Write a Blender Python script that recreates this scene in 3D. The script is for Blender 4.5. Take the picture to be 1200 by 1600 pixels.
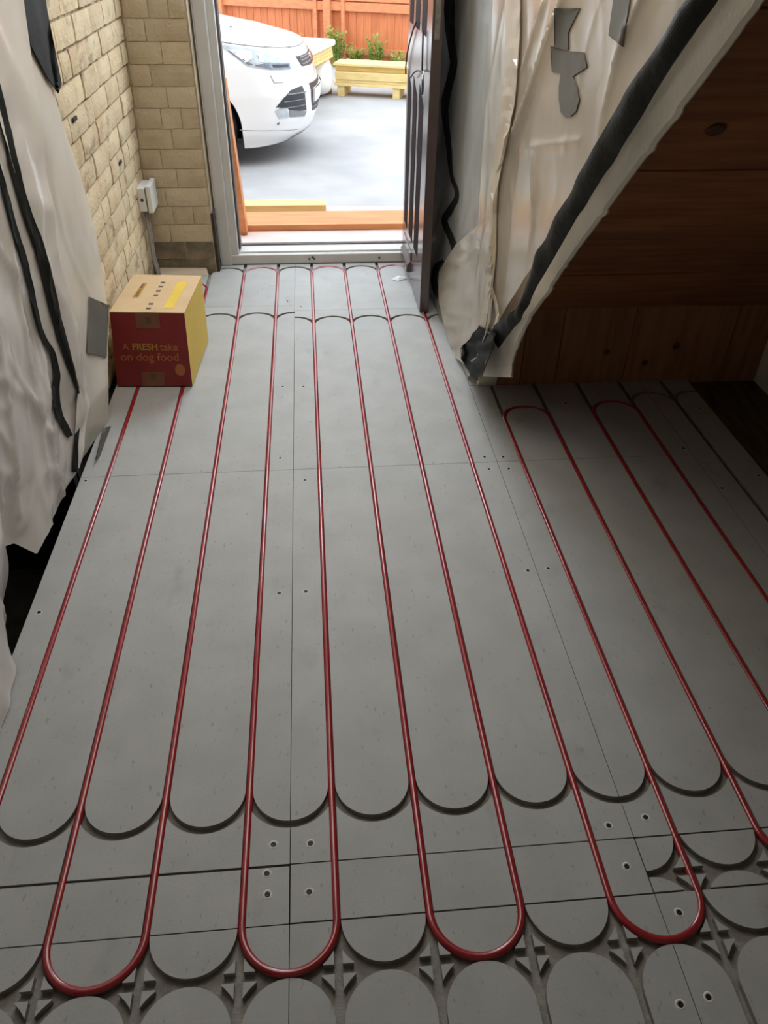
import bpy, bmesh, math, random
from mathutils import Vector, Matrix, noise

for o in list(bpy.data.objects): bpy.data.objects.remove(o, do_unlink=True)
SC = bpy.context.scene
COL = SC.collection
random.seed(7)

# ------------------------------------------------------------------ camera
FPX, YAW, PIT, ROLL, CAMH = 1204.0, 0.0993363, 0.6583482, -0.0184395, 1.69643
def _axes():
    cy, sy, cp, sp = math.cos(YAW), math.sin(YAW), math.cos(PIT), math.sin(PIT)
    fwd = Vector((sy*cp, cy*cp, -sp)); right = Vector((cy, -sy, 0)); down = fwd.cross(right)
    c, s = math.cos(ROLL), math.sin(ROLL)
    return c*right+s*down, -s*right+c*down, fwd
AR, AD, AF = _axes()
cam_d = bpy.data.cameras.new('camera')
cam = bpy.data.objects.new('camera', cam_d); COL.objects.link(cam)
cam_d.sensor_fit = 'VERTICAL'; cam_d.sensor_height = 24.0; cam_d.sensor_width = 18.0
cam_d.lens = 24.0*FPX/1600.0
cam_d.clip_start = 0.05; cam_d.clip_end = 200
m3 = Matrix((AR, -AD, -AF)).transposed()
cam.matrix_world = Matrix.Translation((0, 0, CAMH)) @ m3.to_4x4()
SC.camera = cam

# ------------------------------------------------------------------ world, lights, exposure
w = bpy.data.worlds.new('overcast_sky'); SC.world = w; w.use_nodes = True
bg = w.node_tree.nodes['Background']
bg.inputs[0].default_value = (0.88, 0.95, 1.02, 1); bg.inputs[1].default_value = 3.1
def area(name, loc, target, sx, sy, power, col, spread=180):
    d = bpy.data.lights.new(name, 'AREA'); d.shape = 'RECTANGLE'; d.size = sx; d.size_y = sy
    d.energy = power; d.color = col; d.spread = math.radians(spread)
    o = bpy.data.objects.new(name, d); COL.objects.link(o); o.location = loc
    o.rotation_euler = (Vector(target)-Vector(loc)).to_track_quat('-Z', 'Y').to_euler()
    return o
# added fill lights brightening the hall: one at door head, one under ceiling
area('added_door_fill', (0.06, 4.66, 1.98), (0.06, 1.9, 0.0), 0.95, 0.85, 28, (0.80, 0.91, 1.0))
area('added_ceiling_fill', (0.12, 2.65, 2.42), (0.0, 2.58, 0), 1.0, 2.3, 30, (1.0, 0.95, 0.87))
SC.view_settings.view_transform = 'Standard'
SC.view_settings.look = 'None'
SC.view_settings.gamma = 1.0
SC.view_settings.use_curve_mapping = False
SC.view_settings.exposure = 0.0

# ------------------------------------------------------------------ helpers: where things stand
def ray(u, v):
    return AR*((u-600)/FPX)+AD*((v-800)/FPX)+AF
def on(u, v, ax, val):                      # point seen at (u,v) on the plane axis=val
    d = ray(u, v); o = Vector((0, 0, CAMH)); t = (val-o[ax])/d[ax]
    return o+d*t
def fl(u, v, z=0.0): return on(u, v, 2, z)
def lerp(a, b, t): return a+(b-a)*t
def itp(x, xs, ys):
    if x <= xs[0]: return ys[0]
    for i in range(1, len(xs)):
        if x <= xs[i]: return lerp(ys[i-1], ys[i], (x-xs[i-1])/(xs[i]-xs[i-1]))
    return ys[-1]

# ------------------------------------------------------------------ helpers: materials
def mat(name, c1, c2=None, rough=0.7, scale=8.0, bump=0.0, bscale=60.0, metal=0.0, spec=0.5, detail=5.0,
        rnd=0.0, stretch=(1, 1, 1), ramp=(0.35, 0.65), coat=0.0, trans=0.0, clear=0.0):
    m = bpy.data.materials.new(name); m.use_nodes = True
    nt = m.node_tree; N = nt.nodes; Lk = nt.links; p = N['Principled BSDF']
    p.inputs['Roughness'].default_value = rough; p.inputs['Metallic'].default_value = metal
    p.inputs['Specular IOR Level'].default_value = spec
    p.inputs['Coat Weight'].default_value = coat
    c2 = c2 or tuple(0.85*x for x in c1)
    tc = N.new('ShaderNodeTexCoord'); mp = N.new('ShaderNodeMapping'); mp.inputs['Scale'].default_value = stretch
    Lk.new(tc.outputs['Object'], mp.inputs['Vector'])
    vec = mp.outputs['Vector']
    if rnd:
        oi = N.new('ShaderNodeObjectInfo'); ad = N.new('ShaderNodeVectorMath'); ad.operation = 'MULTIPLY_ADD'
        sc = N.new('ShaderNodeCombineXYZ')
        for k in range(3): Lk.new(oi.outputs['Random'], sc.inputs[k])
        ad.inputs[1].default_value = (37, 53, 71)
        Lk.new(sc.outputs[0], ad.inputs[0]); Lk.new(vec, ad.inputs[2]); vec = ad.outputs[0]
    nz = N.new('ShaderNodeTexNoise'); nz.inputs['Scale'].default_value = scale; nz.inputs['Detail'].default_value = detail
    Lk.new(vec, nz.inputs['Vector'])
    rp = N.new('ShaderNodeValToRGB')
    rp.color_ramp.elements[0].position = ramp[0]; rp.color_ramp.elements[1].position = ramp[1]
    rp.color_ramp.elements[0].color = (*c1, 1); rp.color_ramp.elements[1].color = (*c2, 1)
    Lk.new(nz.outputs['Fac'], rp.inputs['Fac'])
    out = rp.outputs['Color']
    if rnd:
        hs = N.new('ShaderNodeHueSaturation'); mr = N.new('ShaderNodeMapRange')
        mr.inputs['To Min'].default_value = 1-rnd; mr.inputs['To Max'].default_value = 1+rnd*0.6
        Lk.new(oi.outputs['Random'], mr.inputs['Value']); Lk.new(mr.outputs[0], hs.inputs['Value'])
        Lk.new(out, hs.inputs['Color']); out = hs.outputs['Color']
    Lk.new(out, p.inputs['Base Color'])
    if bump:
        nb = N.new('ShaderNodeTexNoise'); nb.inputs['Scale'].default_value = bscale; nb.inputs['Detail'].default_value = 6
        Lk.new(vec, nb.inputs['Vector'])
        b = N.new('ShaderNodeBump'); b.inputs['Strength'].default_value = bump; b.inputs['Distance'].default_value = 0.01
        Lk.new(nb.outputs['Fac'], b.inputs['Height']); Lk.new(b.outputs[0], p.inputs['Normal'])
    surf = p.outputs[0]
    if trans:                                # thin film: part of the light passes through, scattered
        t = N.new('ShaderNodeBsdfTranslucent'); Lk.new(out, t.inputs['Color'])
        mx = N.new('ShaderNodeMixShader'); mx.inputs[0].default_value = trans
        Lk.new(surf, mx.inputs[1]); Lk.new(t.outputs[0], mx.inputs[2]); surf = mx.outputs[0]
    if clear:                                # ... and part of it straight
        t = N.new('ShaderNodeBsdfTransparent')
        mx = N.new('ShaderNodeMixShader'); mx.inputs[0].default_value = clear
        Lk.new(surf, mx.inputs[1]); Lk.new(t.outputs[0], mx.inputs[2]); surf = mx.outputs[0]
    Lk.new(surf, N['Material Output'].inputs['Surface'])
    return m

M = {}
M['panel'] = mat('gypsum_panel', (0.405, 0.405, 0.398), (0.362, 0.362, 0.354), 0.62, 7, 0.08, 220, rnd=0.03)
def flecks(m, sc=90, lo=0.63, hi=0.72, dark=0.72, st=(1, .45, 1)):
    nt = m.node_tree; N = nt.nodes; Lk = nt.links; p = N['Principled BSDF']
    src = p.inputs['Base Color'].links[0].from_socket
    tc = N.new('ShaderNodeTexCoord'); mp = N.new('ShaderNodeMapping'); mp.inputs['Scale'].default_value = st
    nz = N.new('ShaderNodeTexNoise'); nz.inputs['Scale'].default_value = sc; nz.inputs['Detail'].default_value = 8
    mr = N.new('ShaderNodeMapRange'); mr.inputs['From Min'].default_value = lo; mr.inputs['From Max'].default_value = hi
    mr.inputs['To Min'].default_value = 1.0; mr.inputs['To Max'].default_value = dark
    mx = N.new('ShaderNodeVectorMath'); mx.operation = 'SCALE'
    ge = N.new('ShaderNodeNewGeometry'); Lk.new(ge.outputs['Position'], mp.inputs['Vector']); Lk.new(mp.outputs[0], nz.inputs['Vector']); Lk.new(nz.outputs['Fac'], mr.inputs['Value'])
    Lk.new(src, mx.inputs[0]); Lk.new(mr.outputs[0], mx.inputs['Scale']); Lk.new(mx.outputs[0], p.inputs['Base Color'])
flecks(M['panel']); flecks(M['panel'], 9, 0.62, 0.75, 0.84, (1, .5, 1))
M['groove'] = mat('gypsum_groove', (0.31, 0.295, 0.265), (0.23, 0.217, 0.195), 0.85, 40, 0.25, 160)
M['pipe'] = mat('red_pipe', (0.33, 0.022, 0.028), (0.27, 0.016, 0.022), 0.20, 20, spec=0.8)
M['screw'] = mat('screw_steel', (0.035, 0.033, 0.03), (0.012, 0.011, 0.01), 0.45, 300, metal=0.6)
M['rim'] = mat('gypsum_crumb', (0.72, 0.70, 0.66), (0.5, 0.48, 0.44), 0.9, 200)
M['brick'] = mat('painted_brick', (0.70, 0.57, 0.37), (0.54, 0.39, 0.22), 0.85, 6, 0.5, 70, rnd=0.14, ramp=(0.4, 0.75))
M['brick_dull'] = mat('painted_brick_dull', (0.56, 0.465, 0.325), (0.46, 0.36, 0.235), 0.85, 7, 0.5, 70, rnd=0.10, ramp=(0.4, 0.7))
M['brick_soot'] = mat('sooty_brick', (0.13, 0.105, 0.075), (0.30, 0.235, 0.15), 0.9, 9, 0.5, 70, ramp=(0.4, 0.7))
M['mortar'] = mat('crumbling_mortar', (0.46, 0.345, 0.20), (0.12, 0.075, 0.04), 0.95, 16, 0.9, 60, ramp=(0.46, 0.64))
M['pier_joint'] = mat('painted_joint', (0.44, 0.36, 0.24), (0.30, 0.23, 0.145), 0.95, 9, 0.5, 60)
flecks(M['brick'], 15, 0.57, 0.68, 0.62, (1, .6, 1))
M['plaster'] = mat('plaster', (0.74, 0.69, 0.58), (0.66, 0.61, 0.50), 0.85, 6, 0.15, 80)
M['plaster_blue'] = mat('grey_painted_plaster', (0.36, 0.40, 0.39), (0.31, 0.35, 0.34), 0.8, 5, 0.1, 80)
M['plaster_tan'] = mat('bare_plaster', (0.60, 0.50, 0.38), (0.50, 0.41, 0.30), 0.85, 4, 0.1, 60)
M['ceiling'] = mat('ceiling_paint', (0.7, 0.66, 0.58), (0.66, 0.62, 0.54), 0.9, 4)
M['void'] = mat('dark_soil_and_shade', (0.05, 0.04, 0.03), (0.025, 0.02, 0.015), 1.0, 12)  # soil, and the painted shade of gaps and the recess wall
M['oldboard'] = mat('old_floorboard', (0.13, 0.085, 0.045), (0.06, 0.04, 0.022), 0.85, 6, 0.4, 60, rnd=0.2, stretch=(6, 1, 6))
M['stairboard'] = mat('stained_stair_board', (0.34, 0.135, 0.055), (0.22, 0.082, 0.034), 0.6, 3.5, 0.12, 30, rnd=0.22, stretch=(1, 9, 9))
M['stairplank'] = mat('stained_upright_plank', (0.36, 0.17, 0.075), (0.25, 0.105, 0.045), 0.6, 3.5, 0.12, 30, rnd=0.2, stretch=(9, 9, 1))
M['knot'] = mat('wood_knot', (0.07, 0.03, 0.015), (0.13, 0.055, 0.025), 0.7, 30)
M['upvc'] = mat('painted_door_frame', (0.60, 0.585, 0.56), (0.54, 0.525, 0.50), 0.5, 5, 0.03, 50)
M['gasket'] = mat('dark_gasket', (0.10, 0.085, 0.08), (0.06, 0.05, 0.045), 0.7, 20)
M['door'] = mat('dark_door_paint', (0.062, 0.036, 0.034), (0.05, 0.03, 0.028), 0.19, 5, spec=1.0)
M['door_recess'] = mat('dark_door_groove', (0.02, 0.013, 0.013), (0.028, 0.017, 0.017), 0.85, 12, spec=0.08)
M['brass'] = mat('worn_metal', (0.45, 0.42, 0.36), (0.3, 0.28, 0.24), 0.35, 40, metal=0.9)
M['cord'] = mat('dark_cord', (0.035, 0.035, 0.05), (0.02, 0.02, 0.03), 0.7, 60)
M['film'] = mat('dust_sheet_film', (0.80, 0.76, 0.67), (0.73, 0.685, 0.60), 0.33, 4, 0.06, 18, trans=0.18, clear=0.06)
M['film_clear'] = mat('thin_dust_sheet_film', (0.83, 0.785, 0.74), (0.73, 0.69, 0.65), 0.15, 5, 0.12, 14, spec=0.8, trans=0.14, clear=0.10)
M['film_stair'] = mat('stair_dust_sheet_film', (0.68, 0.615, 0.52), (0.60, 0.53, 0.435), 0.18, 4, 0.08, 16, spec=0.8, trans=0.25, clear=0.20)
M['film_grey'] = mat('dim_dust_sheet_film', (0.48, 0.50, 0.49), (0.42, 0.44, 0.43), 0.30, 4, 0.08, 16, trans=0.25, clear=0.25)  # darker copy of the film, dim light behind the door put into colour
M['film_edge'] = mat('creased_sheet_edge', (0.64, 0.55, 0.40), (0.55, 0.46, 0.33), 0.35, 12, 0.15, 30, trans=0.2, clear=0.1)
M['tape'] = mat('black_tape', (0.016, 0.018, 0.016), (0.012, 0.013, 0.012), 0.7, 20, 0.1, 40, spec=0.12)
M['tape_shiny'] = mat('dark_grey_tape', (0.014, 0.015, 0.013), (0.009, 0.010, 0.008), 0.55, 10, 0.25, 30, spec=0.12)
M['tape_grey'] = mat('grey_duct_tape', (0.150, 0.142, 0.122), (0.132, 0.125, 0.107), 0.75, 10, spec=0.2)
M['card'] = mat('brown_card', (0.62, 0.44, 0.25), (0.57, 0.40, 0.22), 0.8, 10, 0.03, 80)
M['box_red'] = mat('red_print', (0.22, 0.016, 0.015), (0.19, 0.014, 0.013), 0.55, 6)
M['box_yellow'] = mat('yellow_print', (0.76, 0.53, 0.06), (0.70, 0.48, 0.05), 0.55, 6)
M['box_tape'] = mat('packing_tape', (0.20, 0.075, 0.035), (0.17, 0.06, 0.03), 0.3, 10)
M['print_yellow'] = mat('yellow_lettering', (0.42, 0.22, 0.03), (0.40, 0.21, 0.03), 0.6, 10)
M['print_orange'] = mat('orange_lettering', (0.40, 0.12, 0.03), (0.38, 0.11, 0.03), 0.6, 10)
M['print_dark'] = mat('dark_print', (0.10, 0.07, 0.05), (0.07, 0.05, 0.04), 0.6, 10)
M['white_plastic'] = mat('white_plastic', (0.72, 0.72, 0.69), (0.68, 0.68, 0.65), 0.4, 8)
M['cable'] = mat('grey_cable', (0.32, 0.31, 0.29), (0.26, 0.25, 0.24), 0.5, 20)
M['paper'] = mat('white_paper', (0.8, 0.8, 0.78), (0.75, 0.75, 0.73), 0.8, 8)
M['concrete'] = mat('drive_concrete', (0.43, 0.43, 0.435), (0.35, 0.35, 0.36), 0.9, 1.8, 0.3, 120, detail=9)
M['paving'] = mat('pink_paving', (0.70, 0.55, 0.53), (0.62, 0.47, 0.45), 0.85, 5, 0.1, 90)
M['timber_orange'] = mat('orange_stained_timber', (0.62, 0.27, 0.10), (0.50, 0.20, 0.07), 0.65, 3, 0.1, 40, stretch=(1, 8, 8))
M['timber_yellow'] = mat('fresh_sawn_timber', (0.78, 0.60, 0.27), (0.70, 0.51, 0.20), 0.7, 3, 0.1, 40, stretch=(1, 8, 8), rnd=0.06)
M['fence'] = mat('orange_fence_stain', (0.66, 0.215, 0.085), (0.56, 0.17, 0.065), 0.75, 3, 0.1, 40, stretch=(8, 8, 1), rnd=0.07)
M['fence_rail'] = mat('orange_rail_stain', (0.68, 0.27, 0.12), (0.58, 0.21, 0.09), 0.75, 3, 0.1, 40, stretch=(1, 8, 8))
M['car_white'] = mat('white_car_paint', (0.80, 0.80, 0.81), (0.79, 0.79, 0.80), 0.22, 2, coat=0.6)
M['car_black'] = mat('black_trim', (0.03, 0.032, 0.036), (0.025, 0.026, 0.03), 0.45, 20)
M['car_grey'] = mat('grey_trim', (0.22, 0.23, 0.25), (0.18, 0.19, 0.2), 0.4, 20)
M['chrome'] = mat('chrome', (0.75, 0.76, 0.78), (0.7, 0.71, 0.73), 0.12, 10, metal=1.0)
M['lens'] = mat('headlight_lens', (0.50, 0.55, 0.60), (0.38, 0.43, 0.49), 0.08, 18, coat=1.0)
M['lens_dark'] = mat('headlight_bezel', (0.17, 0.21, 0.27), (0.10, 0.13, 0.17), 0.15, 18, coat=1.0)
M['car_glass'] = mat('car_window', (0.03, 0.04, 0.045), (0.025, 0.03, 0.035), 0.05, 4, coat=1.0)
M['tyre'] = mat('tyre_rubber', (0.022, 0.022, 0.023), (0.03, 0.03, 0.03), 0.8, 30)
M['alloy'] = mat('alloy_wheel', (0.5, 0.5, 0.52), (0.45, 0.45, 0.47), 0.3, 10, metal=0.8)
M['wrap'] = mat('white_wrapping', (0.85, 0.84, 0.80), (0.80, 0.78, 0.72), 0.45, 4, 0.2, 14)
M['leaf'] = mat('leaf_green', (0.24, 0.36, 0.07), (0.36, 0.42, 0.10), 0.6, 9, trans=0.25)
M['leaf_yellow'] = mat('leaf_yellow_green', (0.45, 0.44, 0.10), (0.30, 0.38, 0.08), 0.6, 9, trans=0.25)

# ------------------------------------------------------------------ helpers: meshes
class MB:
    def __init__(s): s.v = []; s.f = []
    def quad(s, a, b, c, d):
        n = len(s.v); s.v += [tuple(a), tuple(b), tuple(c), tuple(d)]; s.f.append((n, n+1, n+2, n+3)); return s
    def tri(s, a, b, c):
        n = len(s.v); s.v += [tuple(a), tuple(b), tuple(c)]; s.f.append((n, n+1, n+2)); return s
    def hexa(s, p):                                   # 8 corners: bottom ring 0-3, top ring 4-7
        n = len(s.v); s.v += [tuple(x) for x in p]
        for f in ((3, 2, 1, 0), (4, 5, 6, 7), (0, 1, 5, 4), (1, 2, 6, 5), (2, 3, 7, 6), (3, 0, 4, 7)):
            s.f.append(tuple(n+i for i in f))
        return s
    def box(s, x0, x1, y0, y1, z0, z1):
        return s.hexa([(x0, y0, z0), (x1, y0, z0), (x1, y1, z0), (x0, y1, z0), (x0, y0, z1), (x1, y0, z1), (x1, y1, z1), (x0, y1, z1)])
    def prism(s, ring, d):                            # closed ring of points swept by vector d
        n = len(s.v); k = len(ring); d = Vector(d)
        s.v += [tuple(p) for p in ring]+[tuple(Vector(p)+d) for p in ring]
        s.f.append(tuple(range(n+k-1, n-1, -1))); s.f.append(tuple(range(n+k, n+2*k)))
        for i in range(k): j = (i+1) % k; s.f.append((n+i, n+j, n+k+j, n+k+i))
        return s
    def tube(s, pts, r, seg=10, caps=True):
        pts = [Vector(p) for p in pts]; n0 = len(s.v); up = Vector((0, 0, 1)); last = None
        for i, p in enumerate(pts):
            a = pts[max(i-1, 0)]; b = pts[min(i+1, len(pts)-1)]; t = (b-a).normalized()
            if last is None:
                last = t.cross(up)
                if last.length < 1e-3: last = t.cross(Vector((1, 0, 0)))
            nrm = (last-t*last.dot(t)).normalized(); last = nrm; bi = t.cross(nrm)
            rr = r[i] if isinstance(r, (list, tuple)) else r
            for k in range(seg):
                an = 2*math.pi*k/seg; s.v.append(tuple(p+(nrm*math.cos(an)+bi*math.sin(an))*rr))
        for i in range(len(pts)-1):
            for k in range(seg):
                k2 = (k+1) % seg; a = n0+i*seg
                s.f.append((a+k, a+k2, a+seg+k2, a+seg+k))
        if caps:
            s.f.append(tuple(range(n0+seg-1, n0-1, -1))); e = n0+(len(pts)-1)*seg; s.f.append(tuple(range(e, e+seg)))
        return s
    def grid(s, rows):                                # rows: list of equal-length point lists
        n = len(s.v); c = len(rows[0])
        for r in rows: s.v += [tuple(p) for p in r]
        for i in range(len(rows)-1):
            for j in range(c-1): a = n+i*c+j; s.f.append((a, a+1, a+c+1, a+c))
        return s
    def lathe(s, prof, c, axis, seg=24):              # prof: (radius, along axis)
        c = Vector(c); ax = Vector(axis).normalized(); u = ax.orthogonal().normalized(); v = ax.cross(u)
        rows = [[c+ax*h+(u*math.cos(2*math.pi*k/seg)+v*math.sin(2*math.pi*k/seg))*r for k in range(seg+1)] for r, h in prof]
        return s.grid(rows)
    def mesh(s, name, smooth=False, merge=False):
        me = bpy.data.meshes.new(name); me.from_pydata(s.v, [], s.f)
        if merge:
            bm = bmesh.new(); bm.from_mesh(me); bmesh.ops.remove_doubles(bm, verts=bm.verts, dist=1e-5)
            bmesh.ops.recalc_face_normals(bm, faces=bm.faces); bm.to_mesh(me); bm.free()
        if smooth: me.polygons.foreach_set('use_smooth', [True]*len(me.polygons))
        me.update(); return me

def link(o, parent=None):
    COL.objects.link(o)
    if parent is not None: o.parent = parent
    return o
def ob(name, mb, m, parent=None, smooth=False, merge=False, bevel=0, auto=False):
    me = mb.mesh(name, smooth, merge) if isinstance(mb, MB) else mb
    if not me.materials: me.materials.append(M[m])
    o = link(bpy.data.objects.new(name, me), parent)
    if bevel:
        b = o.modifiers.new('edge', 'BEVEL'); b.width = bevel; b.segments = 2; b.limit_method = 'ANGLE'
    return o
def tag(o, label, cat=None, group=None, kind=None):
    o['label'] = label
    if cat: o['category'] = cat
    if group: o['group'] = group
    if kind: o['kind'] = kind
    return o
def empty(name):
    o = bpy.data.objects.new(name, None); o.empty_display_size = 0.1; COL.objects.link(o); return o
def struct(o, label): return tag(o, label, kind='structure')

# ================================================================== FLOOR
S0, G = 0.2, 0.0185
X0 = -0.8085                                        # x of pipe run number 0
RI, RO = S0/2-G/2, S0/2+G/2
DEP = 0.016
ySA, ySB, ySC = 2.474, 0.903, 0.772
floor = ob('floor', MB().box(-0.912, 2.10, -1.3, 4.70, -0.07, -0.026), 'oldboard')
struct(floor, 'pale grooved heating panels laid over old timber floor')
void = ob('underfloor_void', MB().box(-1.6, 2.2, -1.4, 4.9, -0.60, -0.50), 'void'); struct(void, 'dark earth under the floor edge')

def half_cell(mb, xc, sg, y0, y1, feats, lim=RI):
    """one side of the strip between two runs; feats: ('dn',yc) ('up',yc) ('x',yt) grooves, ascending"""
    bounds = [(lambda u: y0)]
    for k, yc in feats:
        if k == 'dn': bounds += [(lambda u, c=yc: c-math.sqrt(RO*RO-u*u)), (lambda u, c=yc: c-math.sqrt(max(0, RI*RI-u*u)))]
        if k == 'up': bounds += [(lambda u, c=yc: c+math.sqrt(max(0, RI*RI-u*u))), (lambda u, c=yc: c+math.sqrt(RO*RO-u*u))]
        if k == 'x': bounds += [(lambda u, c=yc: c-G/2), (lambda u, c=yc: c+G/2)]
    bounds.append(lambda u: y1)
    NN = 26
    us = [lim*(1-(1-i/NN)**2) for i in range(NN+1)]
    for b in range(0, len(bounds), 2):
        lo, hi = bounds[b], bounds[b+1]
        cols = []
        for u in us:
            a = max(lo(u), y0); c = min(hi(u), y1)
            if c-a > 1e-5: cols.append((u, a, c))
            elif cols: break
        if len(cols) < 2: continue
        n = len(mb.v)
        for u, a, c in cols:
            x = xc+sg*u; mb.v += [(x, a, 0), (x, c, 0), (x, a, -DEP), (x, c, -DEP)]
        k = len(cols)
        for i in range(k-1):
            A = n+4*i; B = A+4
            q = (A, B, B+1, A+1); mb.f.append(q if sg > 0 else q[::-1])
            q = (A+2, B+2, B, A); mb.f.append(q if sg > 0 else q[::-1])
            q = (A+1, B+1, B+3, A+3); mb.f.append(q if sg > 0 else q[::-1])
        E = n+4*(k-1)
        q = (E, E+2, E+3, E+1); mb.f.append(q if sg > 0 else q[::-1])
        q = (n, n+1, n+3, n+2); mb.f.append(q if sg > 0 else q[::-1])

def panel(ia, ib, y0, y1, feats, label=None, gap=0.0018, g0=None, g1=None):
    """panel from half-index ia to ib; feats: list, or function(cell)->list"""
    mb = MB(); xa, xb = X0+ia*S0+gap/2, X0+ib*S0-gap/2
    ya, yb = y0+(g0 or gap)/2, y1-(g1 or gap)/2
    c = math.floor(ia)
    while c < ib:
        xc = X0+(c+0.5)*S0
        f = feats(c) if callable(feats) else feats
        for sg in (-1, 1):
            lo, hi = (xc-S0/2, xc) if sg < 0 else (xc, xc+S0/2)
            if hi <= xa+0.002 or lo >= xb-0.002: continue
            lim = RI
            st = xc
            if sg > 0 and xb < xc+RI: lim = xb-xc
            if sg < 0 and xa > xc-RI: lim = xc-xa
            if abs(st-xa) < 0.003: st = xa
            if abs(st-xb) < 0.003: st = xb
            half_cell(mb, st, sg, ya, yb, f, lim)
        c += 1
    nb = len(mb.f)
    mb.box(xa, xb, ya, yb, -0.024, -DEP)
    me = mb.mesh('floor_panel'); me.materials.append(M['panel']); me.materials.append(M['groove'])
    for i, pf in enumerate(me.polygons):
        pf.material_index = 0 if (i < nb and abs(pf.normal.z) > 0.9) else 1
    o = link(bpy.data.objects.new('floor_panel', me), floor)
    if label: o['label'] = label
    return o
P = {}
yU = 0.775; yT = yU-S0/2
near = [('up', yT-S0/2), ('x', yT), ('dn', yU-0.003)]
P['A0'] = panel(-0.5, 3.5, 0.15, ySC, near, g1=0.0036)
P['B0'] = panel(3.5, 7.5, 0.15, ySC, near, g1=0.0036)
P['C0'] = panel(7.5, 11.5, 0.15, ySC, near, g1=0.0036)
P['A1'] = panel(-0.5, 3.5, ySC-0.001, ySB-0.003, [], gap=0.003, g0=0.0036, g1=0.004)
P['B1'] = panel(3.5, 7.5, ySC, ySB, [], gap=0.003, g0=0.0036, g1=0.004)
P['C1'] = panel(7.5, 11.5, ySC, ySB, [('up', 0.717), ('x', 0.815), ('dn', 0.913)], gap=0.003, g0=0.005, g1=0.006)
P['A2'] = panel(-0.5, 3.5, ySB, ySA, [('dn', 1.10)])
P['B2'] = panel(3.5, 7.5, ySB, ySA, [('dn', 1.10)])
P['C2'] = panel(7.5, 11.5, ySB, ySA, [('dn', 1.10)])
P['A3'] = panel(-0.5, 3.5, ySA, 4.062, [('up', 3.868)])
P['B3'] = panel(3.5, 7.5, ySA, 3.990, [('up', 3.802)])
P['C3'] = panel(7.5, 11.5, ySA, 3.098, lambda c: [('up', 2.795)] if c == 8 else ([('up', 2.815)] if c == 10 else ([('up', 2.885)] if c == 11 else [])))
P['A4'] = panel(-0.5, 3.5, 4.062, 4.695, [('up', 4.545)])
P['B4'] = panel(3.5, 7.5, 3.990, 4.695, [('up', 4.545)])
P['D2'] = panel(11.5, 12.65, ySB, 2.41, [('dn', 1.10)])
P['D3'] = panel(11.5, 12.65, 2.41, 3.098, [('up', 2.885)])
P['C4'] = panel(7.5, 7.95, 3.10, 4.695, [])
P['D1'] = panel(11.5, 12.65, 0.15, ySB, [])

# old bare boards beside the panels under the stairs
for i, (a, b) in enumerate(((0.2, 0.62), (0.63, 1.2), (1.21, 1.75), (1.76, 2.26), (2.27, 2.66), (2.67, 3.10))):
    ob('floorboard', MB().box(1.735, 2.06, a, b, -0.045, -0.024+0.004*(i % 2)), 'oldboard', floor, bevel=0.003)

# screws in the panels
scr = MB().lathe([(0.0004, 0.0004), (0.002, 0.0004), (0.0035, 0.0011), (0.0060, 0.0009), (0.0066, 0.0)], (0, 0, 0), (0, 0, 1), 12).mesh('screw', True)
scr.materials.append(M['screw'])
rim = MB().lathe([(0.0058, 0.0002), (0.0075, 0.0014), (0.009, 0.0012), (0.0115, 0.0001)], (0, 0, 0), (0, 0, 1), 12).mesh('burr', True)
rim.materials.append(M['rim'])
SCREWS = [(-0.147, 0.952), (-0.062, 0.948), (-0.157, 0.838), (-0.066, 0.836), (-0.15, 1.788), (-0.066, 1.79), (0.662, 1.835), (0.731, 1.842), (0.648, 2.511), (0.722, 2.506), (0.649, 2.426), (0.727, 2.425), (-0.159, 3.141), (-0.066, 3.136), (-0.16, 2.556), (0.642, 0.936), (0.737, 0.95), (0.651, 0.836), (0.73, 0.727), (0.663, 0.554), (0.724, 0.562), (-0.877, 1.756), (-0.885, 2.450), (1.091, 2.912), (1.472, 2.52), (1.508, 2.24), (1.688, 2.312), (1.671, 2.83), (-0.149, 4.118), (-0.075, 4.043), (-0.064, 2.40), (-0.16, 0.885)]
def which(x, y):
    i = (x-X0)/S0
    c = 'A' if i < 3.5 else 'B' if i < 7.5 else 'C' if i < 11.5 else 'D'
    r = '0' if y < ySC else '1' if y < ySB else '2' if y < (ySA if c != 'D' else 2.41) else '3' if y < (4.062 if c == 'A' else 3.99) else '4'
    return P.get(c+r, P['A2'])
for i, (x, y) in enumerate(SCREWS):
    o = link(bpy.data.objects.new('screw', scr), which(x, y)); o.location = (x, y, 0.0003)
    near_ = y < 1.2
    r_ = link(bpy.data.objects.new('screw_burr', rim), which(x, y)); r_.location = (x, y, 0.0); r_.rotation_euler.z = i
    k = 1.0 if near_ else 0.85
    r_.scale = (k, k*0.9, 1.0 if near_ else 0.5)

# ================================================================== THE RED PIPE (one continuous run)
path = []
def run(i, ya, yb):
    n = max(2, int(abs(yb-ya)/0.05)); x = X0+i*S0
    for k in range(n+1):
        y = lerp(ya, yb, k/n)
        path.append((x+0.0016*noise.noise((i*7.3, y*2.2, 0)), y, 0.0016*noise.noise((i*3.1, y*1.7, 5))))
def bend(i, yc, up):
    xc = X0+(i+0.5)*S0
    for k in range(1, 20):
        a = math.pi*(1-k/20)
        path.append((xc+S0/2*math.cos(a), yc+(1 if up else -1)*S0/2*math.sin(a), 0.0025*math.sin(a)))
run(0, 0.25, 4.32); bend(0, 4.32, True); run(1, 4.32, yU); bend(1, yU, False)
run(2, yU, 4.545); bend(2, 4.545, True); run(3, 4.545, yU); bend(3, yU, False)
run(4, yU, 4.545); bend(4, 4.545, True); run(5, 4.545, yU); bend(5, yU, False)
run(6, yU, 4.545); bend(6, 4.545, True); run(7, 4.545, yU); bend(7, yU, False)
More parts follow.
